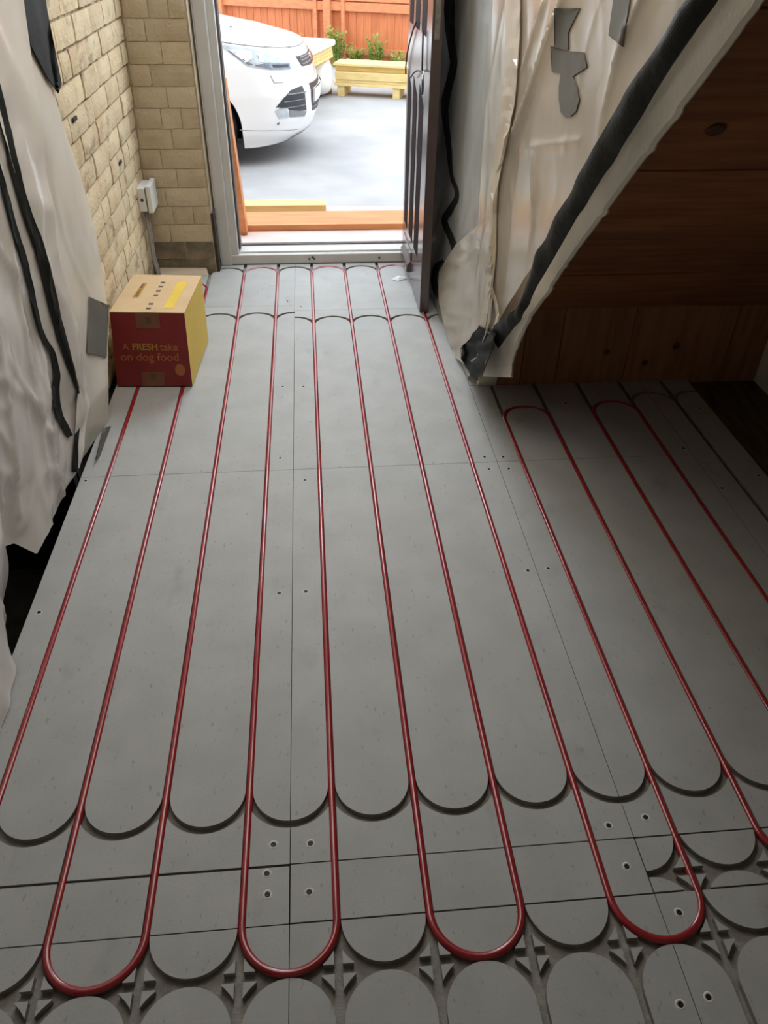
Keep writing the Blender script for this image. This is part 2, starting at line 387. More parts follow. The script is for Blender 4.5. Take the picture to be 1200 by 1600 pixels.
run(8, yU, 2.795); bend(8, 2.795, True); run(9, 2.795, 0.913); bend(9, 0.913, False)
run(10, 0.913, 2.815); bend(10, 2.815, True); run(11, 2.815, 0.3)
pp = [(x, y, z-0.0065) for x, y, z in path]
tag(ob('heating_pipe', MB().tube(pp, 0.0091, 12), 'pipe', smooth=True), 'long red plastic heating pipe snaking back and forth across the grooved floor panels', 'pipe')

# ================================================================== WALLS
def wx(z): return -0.935+0.042*max(z, 0)                     # left wall leans a little
# left wall behind bricks and sheet
mb = MB().prism([(wx(0)-0.012, 2.56, -0.5), (wx(0)-0.012, 2.56, 0), (wx(2.5)-0.012, 2.56, 2.5), (-1.35, 2.56, 2.5), (-1.35, 2.56, -0.5)], (0, 2.5, 0))
wl = ob('wall_left', mb, 'mortar'); struct(wl, 'cream painted brick wall with crumbling brown joints on the left')
ob('foot_shade_panel', MB().box(-0.962, -0.944, 2.50, 4.58, -0.5, -0.004).box(-1.34, -0.944, 2.535, 2.555, -0.5, 2.4), 'void', wl)  # added black panels, put the gap's shade at the wall foot and end
struct(ob('wall_left_recess', MB().box(-1.40, -1.36, -1.4, 2.56, -0.5, 2.5), 'void'), 'dim wall behind the plastic sheet on the near left')  # near-black colour puts the opening's shade into the wall
# door wall: pier left of the door, pier right of it, lintel
wf = ob('wall_front', MB().box(-1.35, -0.565, 4.590, 5.0, -0.5, 2.5).box(0.66, 2.3, 4.70, 5.0, -0.5, 2.5).box(-0.565, 0.66, 4.70, 5.0, 2.42, 2.6), 'pier_joint')
struct(wf, 'painted brick wall around the open front door')
struct(ob('ceiling', MB().box(-1.45, 2.3, -1.45, 5.0, 2.5, 2.6), 'ceiling'), 'pale ceiling above the hall')
struct(ob('wall_back', MB().box(-1.45, 2.3, -1.45, -1.36, -0.5, 2.5), 'plaster_tan'), 'plain wall behind the viewer')
wr = ob('wall_right', MB().box(2.06, 2.2, -1.4, 4.7, -0.5, 2.5), 'plaster'); struct(wr, 'pale plaster wall at the far side of the stair cupboard')

def brick_mesh(L, H, D, seed):
    mb = MB(); nx = 6; nz = 3
    rows = []
    for j in range(nz+1):
        r = []
        for i in range(nx+1):
            x = -L/2+L*i/nx; z = -H/2+H*j/nz
            edge = (i in (0, nx))+(j in (0, nz))
            d = 0.0022*noise.noise((x*16+seed*9.1, z*16, seed))
            r.append((x+0.0018*noise.noise((z*30, seed, i)), (0.0035 if edge else 0)+0.0025*(edge == 2)+d, z+0.0018*noise.noise((x*25, seed*3, j))))
        rows.append(r)
    mb.grid(rows)
    ring = [rows[0][i] for i in range(nx+1)]+[rows[j][nx] for j in range(1, nz+1)]+[rows[nz][i] for i in range(nx-1, -1, -1)]+[rows[j][0] for j in range(nz-1, 0, -1)]
    n = len(mb.v); k = len(ring); mb.v += [p for p in ring]+[(p[0], D, p[2]) for p in ring]
    for i in range(k): j = (i+1) % k; mb.f.append((n+j, n+i, n+k+i, n+k+j))
    return mb.mesh('brick', False)
HC = 0.1
str_ = [brick_mesh(0.276, HC-0.011, 0.05, s) for s in range(4)]
hdr_ = [brick_mesh(0.130, HC-0.011, 0.05, s+4) for s in range(3)]
cut_ = {}
def put_brick(me, parent, loc, rz, m, tilt=0.0):
    o = bpy.data.objects.new('brick', me); link(o, parent); o.location = loc
    o.rotation_euler = (tilt+random.uniform(-.006, .006), random.uniform(-.006, .006), rz+random.uniform(-.006, .006))
    o.material_slots[0].link = 'OBJECT'; o.material_slots[0].material = M[m]
for me in str_+hdr_: me.materials.append(M['brick'])
for r in range(17):                                  # left wall: rows of stretchers with a few headers
    z = HC*(r+0.5)-0.015
    y = 2.58+(0.145 if r % 2 else 0.0)+0.03*random.random()
    while y < 4.585:
        h = random.random() < 0.2
        L = 0.141 if h else 0.287
        y2 = y+L
        if y2 > 4.60:
            L = 4.60-y
            if L < 0.06: break
            me = brick_mesh(L-0.011, HC-0.011, 0.05, r); me.materials.append(M['brick']); y2 = 4.6
        else: me = random.choice(hdr_ if h else str_)
        if y2 > 2.95:
            put_brick(me, wl, (wx(z)-0.001+random.uniform(-0.003, 0.003), (y+y2)/2, z), math.pi/2, 'brick', -0.042 if False else 0.0)
        y = y2
for r in range(17):                                  # pier beside the door
    z = HC*(r+0.5)-0.02
    x = wx(z)+0.002; xe = -0.572
    segs = [0.20, 0.17] if r % 2 else [0.12, 0.25]
    if r % 5 == 3: segs = [0.15, 0.12, 0.10]
    tot = sum(segs)
    for L in segs:
        L = L*(xe-x)/tot if False else L*((xe-(wx(z)+0.002))/tot)
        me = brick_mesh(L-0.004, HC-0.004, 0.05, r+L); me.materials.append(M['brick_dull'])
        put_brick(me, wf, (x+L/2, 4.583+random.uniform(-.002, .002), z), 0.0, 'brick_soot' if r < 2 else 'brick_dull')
        x += L

ob('gap_shade', MB().box(-0.571, -0.553, 4.588, 4.69, 0.0, 0.34), 'void', wf, bevel=0.003)  # dark strip painting in the shade of the gap between pier and jamb
for (u, v) in ((187, 254), (110, 186), (196, 52)):        # old fixing holes in the left wall
    p = on(u, v, 0, -0.905); p.x = wx(p.z)+0.0015
    ob('fixing_hole', MB().box(p.x-0.004, p.x+0.003, p.y-0.03, p.y+0.03, p.z-0.007, p.z+0.007), 'void', wl)

# ================================================================== DOOR FRAME AND DOOR
tf = empty('trim_1'); struct(tf, 'grey white door frame and sill around the open doorway')
xl, xr = -0.552, 0.655
ob('jamb', MB().box(xl, -0.485, 4.685, 4.79, 0.0, 2.1), 'upvc', tf, bevel=0.006)
ob('jamb', MB().box(-0.487, -0.444, 4.705, 4.81, 0.0, 2.1), 'upvc', tf, bevel=0.004)
ob('jamb_gasket', MB().box(-0.443, -0.432, 4.745, 4.83, 0.08, 2.1), 'gasket', tf)
ob('jamb', MB().box(0.615, xr, 4.80, 4.93, 0.0, 2.1), 'upvc', tf, bevel=0.004)
ob('head', MB().box(xl, xr, 4.685, 4.93, 2.10, 2.16), 'upvc', tf, bevel=0.004)
ob('sill', MB().box(xl+0.02, 0.612, 4.70, 4.80, 0.0, 0.058), 'upvc', tf, bevel=0.006)
ob('sill_light_block', MB().box(-1.0, 1.0, 4.702, 4.86, -0.30, -0.0005), 'gasket', tf)  # added below the sill, keeps outside light out of the groove ends
ob('sill_ledge', MB().box(-0.445, 0.612, 4.735, 4.86, 0.05, 0.068), 'upvc', tf, bevel=0.005)
ob('sill_gasket', MB().box(-0.445, 0.612, 4.84, 4.875, 0.055, 0.074), 'gasket', tf)
for dx in (-0.02, 0.01, 0.0, 0.41):
    o = ob('screw_hole', MB().lathe([(0.0004, 0), (0.006, 0.0), (0.0065, 0.0015)], (dx, 4.6985, 0.030+0.010*(dx == 0.0)), (0, -1, 0), 10), 'gasket', tf)
# dark brown leaf, opened inwards square to the wall
d1 = empty('door_1'); struct(d1, 'dark brown front door with vertical grooves standing open on the right')
DX0, DX1, DY0, DY1 = 0.561, 0.609, 3.905, 4.795
ob('leaf', MB().box(DX0, DX1, DY0, DY1, 0.014, 2.05), 'door', d1, bevel=0.003)
def groove_strip(yc, wd, zb, zt_far, zt_near):
    y0, y1 = yc-wd/2, yc+wd/2
    ring = [(DX0-0.0012, y0, zb), (DX0-0.0012, y1, zb), (DX0-0.0012, y1, zt_far), (DX0-0.0012, y0, zt_near)]
    return MB().prism(ring, (0.004, 0, 0))
for yc, gw in ((4.655, 0.15), (4.41, 0.16), (4.165, 0.165)):
    ob('groove', groove_strip(yc, gw, 0.245, 1.045, 0.975), 'door_recess', d1)
    ob('groove', groove_strip(yc, gw, 1.262, 2.0, 2.0), 'door_recess', d1)
ob('weather_bar', MB().prism([(DX0, 4.36, 0.06), (DX0-0.022, 4.36, 0.065), (DX0-0.022, 4.36, 0.10), (DX0, 4.36, 0.125)], (0, 0.32, 0)), 'door', d1)
ob('letter_plate', MB().box(DX0-0.006, DX0, 4.33, 4.69, 0.135, 0.185), 'door', d1, bevel=0.002)
la = ob('latch_plate', MB().box(0.572, 0.596, DY0-0.0025, DY0+0.001, 1.27, 1.42), 'brass', d1, bevel=0.001)
ob('latch_bolt', MB().box(0.577, 0.591, DY0-0.012, DY0, 1.33, 1.36), 'brass', la)
# cord with keys hanging on the door face
kc = empty('key_cord'); tag(kc, 'thin dark cord loop with keys hanging on the brown door', 'keys')
def dpt(u, v, off=0.012): p = on(u, v, 0, DX0-off); return p
c1 = [dpt(u, v) for u, v in ((650, 35), (645, 48), (640, 66), (636, 85), (634, 105), (634, 116))]
c2 = [dpt(u, v) for u, v in ((661, 48), (660.5, 70), (660, 90), (659.6, 112))]
c3 = [dpt(u, v, 0.02) for u, v in ((642, 121), (646, 114), (652, 110), (658, 111), (661, 115))]
for c in (c1, c2, c3): ob('cord', MB().tube(c, 0.0042, 6), 'cord', kc, smooth=True)
kp = dpt(661, 118, 0.02)
ob('key_ring', MB().tube([kp+Vector((0, 0.014*math.cos(a), 0.014*math.sin(a))) for a in [k*math.pi/8 for k in range(17)]], 0.003, 6), 'chrome', kc, smooth=True)
ob('key', MB().tube([kp+Vector((0, 0.016*math.cos(a), -0.045+0.032*math.sin(a))) for a in [k*math.pi/8 for k in range(17)]], 0.0035, 6), 'cord', kc, smooth=True)

# ================================================================== STAIRS ON THE RIGHT
st = empty('staircase'); struct(st, 'underside of a wooden staircase with plaster edge on the right')
XS, XE = 0.725, 0.800
def zd(y): return itp(3.113-y, [0, .488, .954, 1.332, 1.566, 2.513], [.03, .574, 1.016, 1.371, 1.59, 2.5])                     # lower edge of the stair side
# plastered stair side, hall face
ring = [(XS+0.012, 4.70, -0.02), (XS+0.012, 4.70, 2.5), (XS+0.012, 0.62, 2.5), (XS+0.012, 1.547, zd(1.547)+.01), (XS+0.012, 1.781, zd(1.781)+.01), (XS+0.012, 2.159, zd(2.159)+.01), (XS+0.012, 2.625, zd(2.625)+.01), (XS+0.012, 3.11, zd(3.11)), (XS+0.012, 3.11, -0.02)]
ob('stair_side', MB().prism(ring, (XE-XS-0.02, 0, 0)), 'plaster_tan', st)
# ragged plaster edge strip along the slope, between the black tape and the dark cupboard
lo_ = [(757, 588), (770, 562), (778, 545), (812, 500), (836, 452), (862, 408), (898, 345), (930, 295), (988, 200), (1045, 110), (1112, 12), (1145, -40)]
in_ = [(797, 590), (798, 570), (804, 546), (826, 498), (856, 455), (884, 412), (930, 350), (966, 300), (1040, 202), (1110, 108), (1182, 12), (1220, -40)]
ea, eb = [on(u, v, 0, XS-0.002) for u, v in lo_], [on(u, v, 0, XS+0.012) for u, v in in_]
rows = [[], [], [], [], []]; k_ = 0
for i in range(len(ea)-1):
    for q in range(10):
        t = q/10; a = ea[i].lerp(ea[i+1], t); b = eb[i].lerp(eb[i+1], t); k_ += 1; d = (b-a).normalized()
        b = b+d*(0.004*noise.noise((k_*0.45, 1.3, 0))+0.009*(noise.noise((k_*0.21, 7, 0)) > 0.28)-0.004)
        rows[0].append(a-d*0.04); rows[1].append(a.lerp(b, 0.45)); rows[2].append(a.lerp(b, 0.9)); rows[3].append(b+Vector((0.006, 0, 0))); rows[4].append(b-d*0.012+Vector((0.016, 0, 0)))
ob('plaster_edge', MB().grid(rows), 'plaster', st)
ob('plaster_stub', MB().prism([(XS+0.004, 3.105, -0.02), (XE+0.015, 3.105, -0.02), (XE+0.012, 3.09, 0.10), (XE+0.004, 3.02, 0.16), (XS+0.004, 3.02, 0.16)], (0, 0.02, 0)), 'plaster', st)
# upright planks closing the low end
xs = [0.80, 0.925, 1.09, 1.41, 1.88, 2.06]
for a, b in zip(xs, xs[1:]):
    ob('upright_plank', MB().box(a+0.0015, b-0.0015, 3.10, 3.118, -0.02, 0.37), 'stairplank', st, bevel=0.002)
ob('plank_backing', MB().box(0.79, 2.06, 3.12, 3.14, -0.03, 2.5), 'void', st)
# sloping boards under the treads
ys = [3.105, 2.84, 2.56, 2.29, 2.05, 1.83, 1.6, 1.35, 1.1, 0.85, 0.6]
def zs(y): return 0.36+0.94*(3.1-y)
for i, (a, b) in enumerate(zip(ys, ys[1:])):
    off = 0.006*(i % 2)
    ob('soffit_board', MB().hexa([(0.795, a-0.001, zs(a)+off), (2.06, a-0.001, zs(a)+off), (2.06, b+0.001, zs(b)+off), (0.795, b+0.001, zs(b)+off),
       (0.795, a+0.013, zs(a)+0.016), (2.06, a+0.013, zs(a)+0.016), (2.06, b+0.014, zs(b)+0.016), (0.795, b+0.014, zs(b)+0.016)]), 'stairboard', st)
_d = ray(1119, 203); _t = (0.36+0.94*3.1-CAMH)/(_d.z+0.94*_d.y); _k = Vector((0, 0, CAMH))+_d*_t
for (x, y, r) in ((_k.x, _k.y, 0.022),):
    ob('knot', MB().lathe([(0.001, 0.004), (r, 0.004), (r*1.2, 0)], (x, y, zs(y)-0.001), (0, -0.68, -0.73), 12), 'knot', st)
for (x, z, r) in ((1.31, 0.15, 0.011), (1.63, 0.17, 0.016), (1.50, 0.09, 0.012)):
    ob('knot', MB().lathe([(0.001, 0.003), (r, 0.003), (r*1.2, 0)], (x, 3.0995, z), (0, -1, 0), 12), 'knot', st)

# ================================================================== PLASTIC SHEETS
from mathutils.bvhtree import BVHTree
def tri_fill(poly, cuts=3):
    bm = bmesh.new(); vs = [bm.verts.new((a, b, 0)) for a, b in poly]; f = bm.faces.new(vs)
    bmesh.ops.triangulate(bm, faces=[f]); bmesh.ops.subdivide_edges(bm, edges=bm.edges, cuts=cuts, use_grid_fill=True)
    bmesh.ops.triangulate(bm, faces=bm.faces[:]); bm.verts.index_update()
    r = [(v.co.x, v.co.y) for v in bm.verts], [[v.index for v in f.verts] for f in bm.faces]; bm.free(); return r
def film(name, grid_fn, nu, nv, m, parent, amp=0.012, fs=5.0, crease=0.006, nrm=(1, 0, 0), seed=0.0, fade=None, ridges=(), vert=0.3):
    """grid_fn(a,b)->point, a,b in 0..1; folds and creases are real displacement along nrm"""
    nrm = Vector(nrm); rows = []
    for i in range(nu+1):
        r = []
        for j in range(nv+1):
            a, b = i/nu, j/nv; p = Vector(grid_fn(a, b))
            k = fade(a, b) if fade else 1.0
            d = amp*noise.noise(Vector((seed, p.y*fs, p.z*fs*vert)))+amp*0.4*noise.noise(Vector((seed+9, p.y*fs*2.3+p.z*1.5, p.z*fs*vert*2)))
            t = 1-abs(noise.noise(Vector((seed+3, p.y*fs*1.3+p.z*1.2, p.z*fs*vert*1.6))))*2.5
            d += crease*(max(0, t)**3)
            t = 1-abs(noise.noise(Vector((seed+5, p.y*fs*1.9-p.z*2.5, p.z*fs*vert*3))))*2.5
            d += crease*0.5*(max(0, t)**3)
            for (pts, h, wd) in ridges:
                best = 9
                for s0, s1 in zip(pts, pts[1:]):
                    vx, vy = s1[0]-s0[0], s1[1]-s0[1]; tt = max(0, min(1, ((p.y-s0[0])*vx+(p.z-s0[1])*vy)/(vx*vx+vy*vy)))
                    best = min(best, math.hypot(p.y-s0[0]-vx*tt, p.z-s0[1]-vy*tt))
                d += h*(0.65*math.exp(-best/wd)+0.35*math.exp(-best/0.010))
            r.append(p+nrm*(d*k))
        rows.append(r)
    mb = MB().grid(rows); o = ob(name, mb, m, parent, smooth=True)
    return o, BVHTree.FromPolygons([Vector(v) for v in mb.v], mb.f)
def hit(bvh, u, v, x, lift=0.004, sg=1):
    """where the line of sight meets a sheet (else the plane x), lifted off it towards the hall"""
    h = bvh.ray_cast(Vector((0, 0, CAMH)), ray(u, v).normalized())[0]
    p = h if h is not None else on(u, v, 0, x)
    return p+Vector((sg*lift, 0, 0))
def tape_line(name, pts, wpx, m, parent, bvh, x, sg, lift=0.005):
    """tape stuck along a sheet: centre line and width, laid on the sheet's own surface"""
    fine = []
    for i in range(len(pts)-1):
        p0, p1, p2, p3 = (Vector(pts[k]) for k in (max(i-1, 0), i, i+1, min(i+2, len(pts)-1)))
        for k in range(6):
            t = k/6; q = 0.5*((2*p1)+(p2-p0)*t+(2*p0-5*p1+4*p2-p3)*t*t+(3*p1-p0-3*p2+p3)*t**3)
            fine.append((q, lerp(wpx[i], wpx[i+1], t)))
    fine.append((Vector(pts[-1]), wpx[-1]))
    rows = [[], [], [], [], []]
    for i, (q, w_) in enumerate(fine):
        t = (fine[min(i+1, len(fine)-1)][0]-fine[max(i-1, 0)][0]).normalized(); s_ = Vector((-t.y, t.x))
        for k in range(5):
            r = q+s_*w_*(k/4-0.5); rows[k].append(hit(bvh, r.x, r.y, x, lift+0.003*noise.noise(Vector((r.x*.05, r.y*.05, 3))), sg))
    back = [[p-Vector((sg*0.002, 0, 0)) for p in rows[k]] for k in (4, 2, 0)]
    return ob(name, MB().grid(rows+back+[rows[0]]), m, parent)
def tape_patch(name, poly, m, parent, bvh, x, sg, lift=0.005, rough=0.0):
    vs, fs = tri_fill(poly, 6); mb = MB()
    for u, v in vs: mb.v.append(tuple(hit(bvh, u, v, x, lift+rough*noise.noise(Vector((u*.07, v*.07, 1))), sg)))
    mb.f = [tuple(f) for f in fs]; n = len(mb.v)
    for u, v in poly:
        p = hit(bvh, u, v, x, lift, sg); mb.v += [tuple(p), tuple(p-Vector((sg*0.003, 0, 0)))]
    k = len(poly)
    for i in range(k): j = (i+1) % k; mb.f.append((n+2*i, n+2*j, n+2*j+1, n+2*i+1))
    return ob(name, mb, m, parent, smooth=True)

# ---- left, far sheet taped over the brick wall
s1 = empty('plastic_sheet'); tag(s1, 'milky plastic dust sheet hanging flat over the left brick wall', 'plastic sheet')
_pl = lambda u, v, x: on(u, v, 0, x)
LR = [(fl(112, 742), fl(169, 658)), (_pl(116, 660, -.905), _pl(168, 600, -.866)), (_pl(116, 610, -.90), _pl(168, 540, -.874)), (_pl(106, 560, -.893), _pl(168, 480, -.880)),
      (_pl(88, 480, -.887), _pl(160, 430, -.884)), (_pl(60, 390, -.882), _pl(147, 350, -.882)), (_pl(28, 290, -.877), _pl(127, 268, -.876)), (_pl(2, 190, -.870), _pl(104, 205, -.870)),
      (_pl(-18, 100, -.862), _pl(88, 150, -.866)), (_pl(-28, 0, -.856), _pl(74, 0, -.858)), (Vector((-.84, 2.85, 1.9)), Vector((-.84, 3.5, 1.9))), (Vector((-.82, 2.95, 2.45)), Vector((-.82, 3.6, 2.45)))]
for p in LR[0]: p.z = 0.004
def g1(a, b):
    t = b*(len(LR)-1); i = min(int(t), len(LR)-2); t -= i
    p = LR[i][0].lerp(LR[i+1][0], t).lerp(LR[i][1].lerp(LR[i+1][1], t), a)
    p.x += 0.008*math.sin(a*7+p.z*3)*min(1, p.z*2)
    return p
_, B1 = film('sheet_film', g1, 60, 110, 'film', s1, 0.010, 3.2, 0.004, (1, 0, 0), 2.0, lambda a, b: min(1, b*6+0.3))
tape_patch('grey_tape_patch', [(138, 464), (168, 477), (165, 558), (134, 551)], 'tape_grey', s1, B1, -0.87, 1)
tape_patch('grey_tape_patch', [(160, 668), (178, 665), (166, 705), (148, 718)], 'tape_grey', s1, B1, -0.87, 1)
tape_patch('black_tape', [(16, -60), (58, -60), (70, 20), (92, 130), (87, 146), (70, 122), (40, 65)], 'tape', s1, B1, -0.855, 1, 0.01)

# ---- left, near crumpled sheet over the opening
s2 = empty('plastic_sheet'); tag(s2, 'crumpled clear plastic sheet hanging at the near left edge', 'plastic sheet')
YB = [0.1, 1.30, 1.45, 1.58, 1.66, 1.75, 1.85, 1.92, 2.05, 2.18, 2.33, 2.45, 2.62]
ZB = [-0.01, 0.004, 0.006, 0.012, 0.02, 0.05, 0.15, 0.12, 0.03, 0.04, 0.02, 0.01, 0.03]
XO = [-0.86, -0.86, -0.865, -0.885, -0.93, -0.965, -0.985, -0.975, -0.935, -0.93, -0.94, -0.945, -0.91]
def g2(a, b):
    top = 2.4
    yb = lerp(0.2, 2.58, a); zb = itp(yb, YB, ZB); z = lerp(zb, top, b**1.25)
    ye = itp(z, [0.02, .12, .24, .4, .8, 1.15, 1.43, 2.4], [2.50, 2.62, 2.72, 2.69, 2.64, 2.71, 2.78, 3.0])
    y = lerp(0.2, ye, a)
    far = max(0, (a-0.904)/0.096)
    x = lerp(itp(yb, YB, XO), lerp(-0.945, -0.868, far)+0.03*z, min(1, (z-zb)*2.6))
    return (x, y, z)
RL = [([(2.55, 1.5), (2.40, .9), (2.28, .35), (2.18, .1)], 0.022, 0.03), ([(2.3, 1.3), (2.15, .7), (2.0, .2)], 0.02, 0.03), ([(2.45, .5), (2.32, .3), (2.3, .08)], 0.018, 0.02),
      ([(2.2, .62), (2.35, .2)], 0.014, 0.02), ([(2.0, .8), (1.9, .3)], 0.02, 0.03), ([(2.62, 1.15), (2.55, .7), (2.6, .3)], 0.012, 0.02)]
_, B2 = film('sheet_film', g2, 190, 130, 'film_clear', s2, 0.022, 3.6, 0.010, (1, 0, 0), 11.0, None, RL, 0.35)
tape_line('zip_tape', [(-40, 150), (0, 285), (17, 350), (33, 400), (46, 456), (60, 515), (79, 553), (85.6, 582), (84.5, 614), (88, 643), (99, 667), (107, 682)],
          [9, 9, 9, 9, 8, 6.5, 8, 9.5, 11, 11, 10, 9], 'tape', s2, B2, -0.92, 1, 0.008)
tape_line('edge_tape', [(-20, 95), (3, 190), (30, 305), (62, 400), (86, 500), (105, 565), (118, 608)], [14, 14, 14, 17, 15, 11, 5], 'tape_shiny', s2, B2, -0.87, 1, 0.008)
tape_line('edge_tape', [(117, 602), (122, 645), (116, 690), (114, 738)], [3, 6, 6, 11], 'tape', s2, B2, -0.87, 1, 0.008)

# ---- right, far sheet behind the door
s3 = empty('plastic_sheet'); tag(s3, 'greyish plastic sheet with a wavy black tape line behind the open door', 'plastic sheet')
def g3(a, b):
    z = 2.4*b**1.2+0.003
    yn = itp(z, [0, 0.1, 0.35, 0.7, 1.05, 1.47, 2.4], [3.15, 3.12, 2.95, 2.95, 2.9, 3.08, 3.3])
    y = lerp(4.66, yn, a)
    bul = math.exp(-((z-0.10)/0.22)**2)*math.exp(-((y-4.0)/0.45)**2)
    return (0.712-0.040*bul-0.02*math.exp(-(z/0.15)**2), y, z)
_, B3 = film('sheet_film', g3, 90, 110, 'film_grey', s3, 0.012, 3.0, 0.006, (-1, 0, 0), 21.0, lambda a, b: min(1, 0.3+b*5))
tape_line('wavy_tape', [(704, -20), (703, 30), (707, 75), (710, 100), (703, 130), (696, 160), (697, 190), (703, 235), (706, 272), (715, 304), (704, 328), (695, 345), (704, 368), (712, 390)],
          [16, 15, 12, 11, 11, 12, 9, 8, 5, 6, 10, 9, 9, 10], 'tape', s3, B3, 0.70, -1, 0.004)
tape_line('wavy_tape', [(696, 407), (685, 416), (681, 436), (686, 456), (691, 469)], [4, 8, 9, 10, 4], 'tape', s3, B3, 0.68, -1, 0.012)
tape_patch('loose_flap', [(716, 383), (745, 358), (772, 332), (776, 420), (772, 500), (742, 578), (716, 558), (700, 515), (690, 468), (690, 425)], 'film_stair', s3, B3, 0.68, -1, 0.014, 0.010)

# ---- right, near sheet over the stair side
s4 = empty('plastic_sheet'); tag(s4, 'pale plastic sheet draped over the stair side above the black tape', 'plastic sheet')
def g4(a, b):
    yb = lerp(3.16, 0.70, a)
    z0 = max(0.02, zd(min(yb, 3.12))+0.005)
    z = lerp(z0, 2.42, b)
    y = yb+0.10*(1-a)*math.sin(b*2.6)+0.10*(1-a)*b
    return (0.698-0.012*(1-a)*math.exp(-(z/0.25)**2), y, z)
def yz(u, v, x=0.69): p = on(u, v, 0, x); return (p.y, p.z)
RID = [([yz(u, v) for u, v in ((893, -30), (887, 0), (842, 120), (800, 232), (783, 330), (775, 480))], 0.034, 0.035),
       ([yz(u, v) for u, v in ((1012, -20), (967, 85), (942, 180), (925, 270))], 0.020, 0.025),
       ([yz(u, v) for u, v in ((812, 232), (900, 222))], 0.006, 0.012),
       ([yz(u, v) for u, v in ((850, 0), (815, 110), (805, 210))], 0.016, 0.02),
       ([yz(u, v) for u, v in ((835, 250), (830, 350), (815, 440))], 0.012, 0.03)]
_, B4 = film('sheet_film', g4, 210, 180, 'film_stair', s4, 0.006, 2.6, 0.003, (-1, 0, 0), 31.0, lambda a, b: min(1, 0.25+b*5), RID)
# bunched tan edge where the two sheets meet
tape_line('bunched_edge', [(806, -20), (806, 60), (800, 150), (790, 215), (776, 300), (774, 400), (765, 470), (755, 520), (742, 545), (735, 565)], [24, 22, 20, 16, 12, 10, 10, 9, 14, 8], 'film_edge', s4, B4, 0.68, -1, 0.012)
tape_line('bunched_edge', [(774, 450), (783, 485), (780, 508), (768, 520)], [4, 4, 4, 4], 'film_edge', s4, B4, 0.68, -1, 0.016)
# black tape down the sloping edge
up_ = [(768, 512), (808, 480), (822, 440), (842, 390), (874, 330), (905, 273), (960, 170), (1020, 82), (1075, 0), (1100, -40)]
lo_ = [(778, 545), (812, 500), (836, 452), (862, 408), (898, 345), (930, 295), (988, 200), (1045, 110), (1112, 12), (1145, -40)]
A = [on(u, v, 0, 0.666) for u, v in up_]; B = [on(u, v, 0, 0.682) for u, v in lo_]
def dense(L):
    out = []
    for p, q in zip(L, L[1:]): out += [p.lerp(q, k/7) for k in range(7)]
    return out+[L[-1]]
A, B = dense(A), dense(B)
rows = []
for k in range(9):
    t = k/8
    rows.append([a.lerp(b, t)+Vector((-0.008*math.sin(t*math.pi)-0.010*noise.noise(a.lerp(b, t)*11), 0, 0.004*noise.noise(a*9))) for a, b in zip(A, B)])
rows.append([b+Vector((0.006, 0.004, 0.006)) for b in B]); rows.append([a+Vector((0.004, 0, 0)) for a in A]); rows.append(rows[0])
ob('slope_tape', MB().grid(rows), 'tape_shiny', s4, smooth=False)
tape_patch('tape_end', [(735, 535), (746, 524), (757, 508), (764, 514), (772, 512), (780, 520), (778, 545), (768, 566), (760, 588), (754, 594), (748, 585), (740, 583), (728, 562), (726, 545)], 'tape', s4, B4, 0.67, -1, 0.02, 0.016)
for ring in (((868, 13), (908, 13), (890, 50), (890, 78), (868, 78)), ((862, 72), (890, 80), (914, 82), (919, 105), (893, 122), (880, 115), (864, 112)),
             ((878, 115), (896, 118), (903, 135), (907, 156), (902, 174), (893, 182), (884, 182), (878, 176), (875, 155), (875, 135)), ((962, -10), (988, -10), (975, 73), (953, 55))):
    tape_patch('grey_tape_patch', list(ring), 'tape_grey', s4, B4, 0.66, -1, 0.004)

# ================================================================== THE CARDBOARD BOX
bx = empty('cardboard_box'); tag(bx, 'red and yellow cardboard dog food box standing by the brick wall', 'box')
HB = 0.345
b_fl, b_fr, b_br = fl(184, 605), fl(301, 605), fl(326, 534)
b_bl = b_fl+(b_br-b_fr)
for p in (b_fl, b_fr, b_br, b_bl): p.z = 0.007
t_fl, t_fr, t_br = fl(171, 488, HB), fl(288, 490, HB), fl(315, 432, HB); t_bl = t_fl+(t_br-t_fr)
def bil(a, b, c, d, n=10): return [[a.lerp(b, i/n).lerp(d.lerp(c, i/n), j/n) for i in range(n+1)] for j in range(n+1)]
ob('front_panel', MB().grid(bil(b_fl, b_fr, t_fr, t_fl)), 'box_red', bx)
ob('side_panel', MB().grid(bil(b_fr, b_br, t_br, t_fr)).grid(bil(b_bl, b_fl, t_fl, t_bl)).grid(bil(b_br, b_bl, t_bl, t_br)), 'box_yellow', bx)
ob('base_panel', MB().quad(b_fl, b_bl, b_br, b_fr), 'card', bx)
fo = (b_fr-b_fl).cross(t_fl-b_fl).normalized()
ro = (b_br-b_fr).cross(t_fr-b_fr).normalized()
def bf(a, b, off=0.0008): return b_fl.lerp(b_fr, a).lerp(t_fl.lerp(t_fr, a), b)+fo*off
def br_(a, b, off=0.0008): return b_fr.lerp(b_br, a).lerp(t_fr.lerp(t_br, a), b)+ro*off
def bt(a, b, off=0.0): return t_fl.lerp(t_fr, a).lerp(t_bl.lerp(t_br, a), b)+Vector((0, 0, off))
for a0, a1 in ((0.0, 0.495), (0.505, 1.0)):
    ob('top_flap', MB().hexa([bt(a0, 0), bt(a1, 0), bt(a1, 1), bt(a0, 1), bt(a0, 0, .004), bt(a1, 0, .004), bt(a1, 1, .004), bt(a0, 1, .004)]), 'card', bx)
ob('packing_tape', MB().quad(bf(.34, .80), bf(.66, .80), bf(.66, 1.0), bf(.34, 1.0)), 'box_tape', bx)
ob('packing_tape', MB().quad(bf(.34, 0), bf(.64, 0), bf(.64, .20), bf(.34, .20)), 'box_tape', bx)
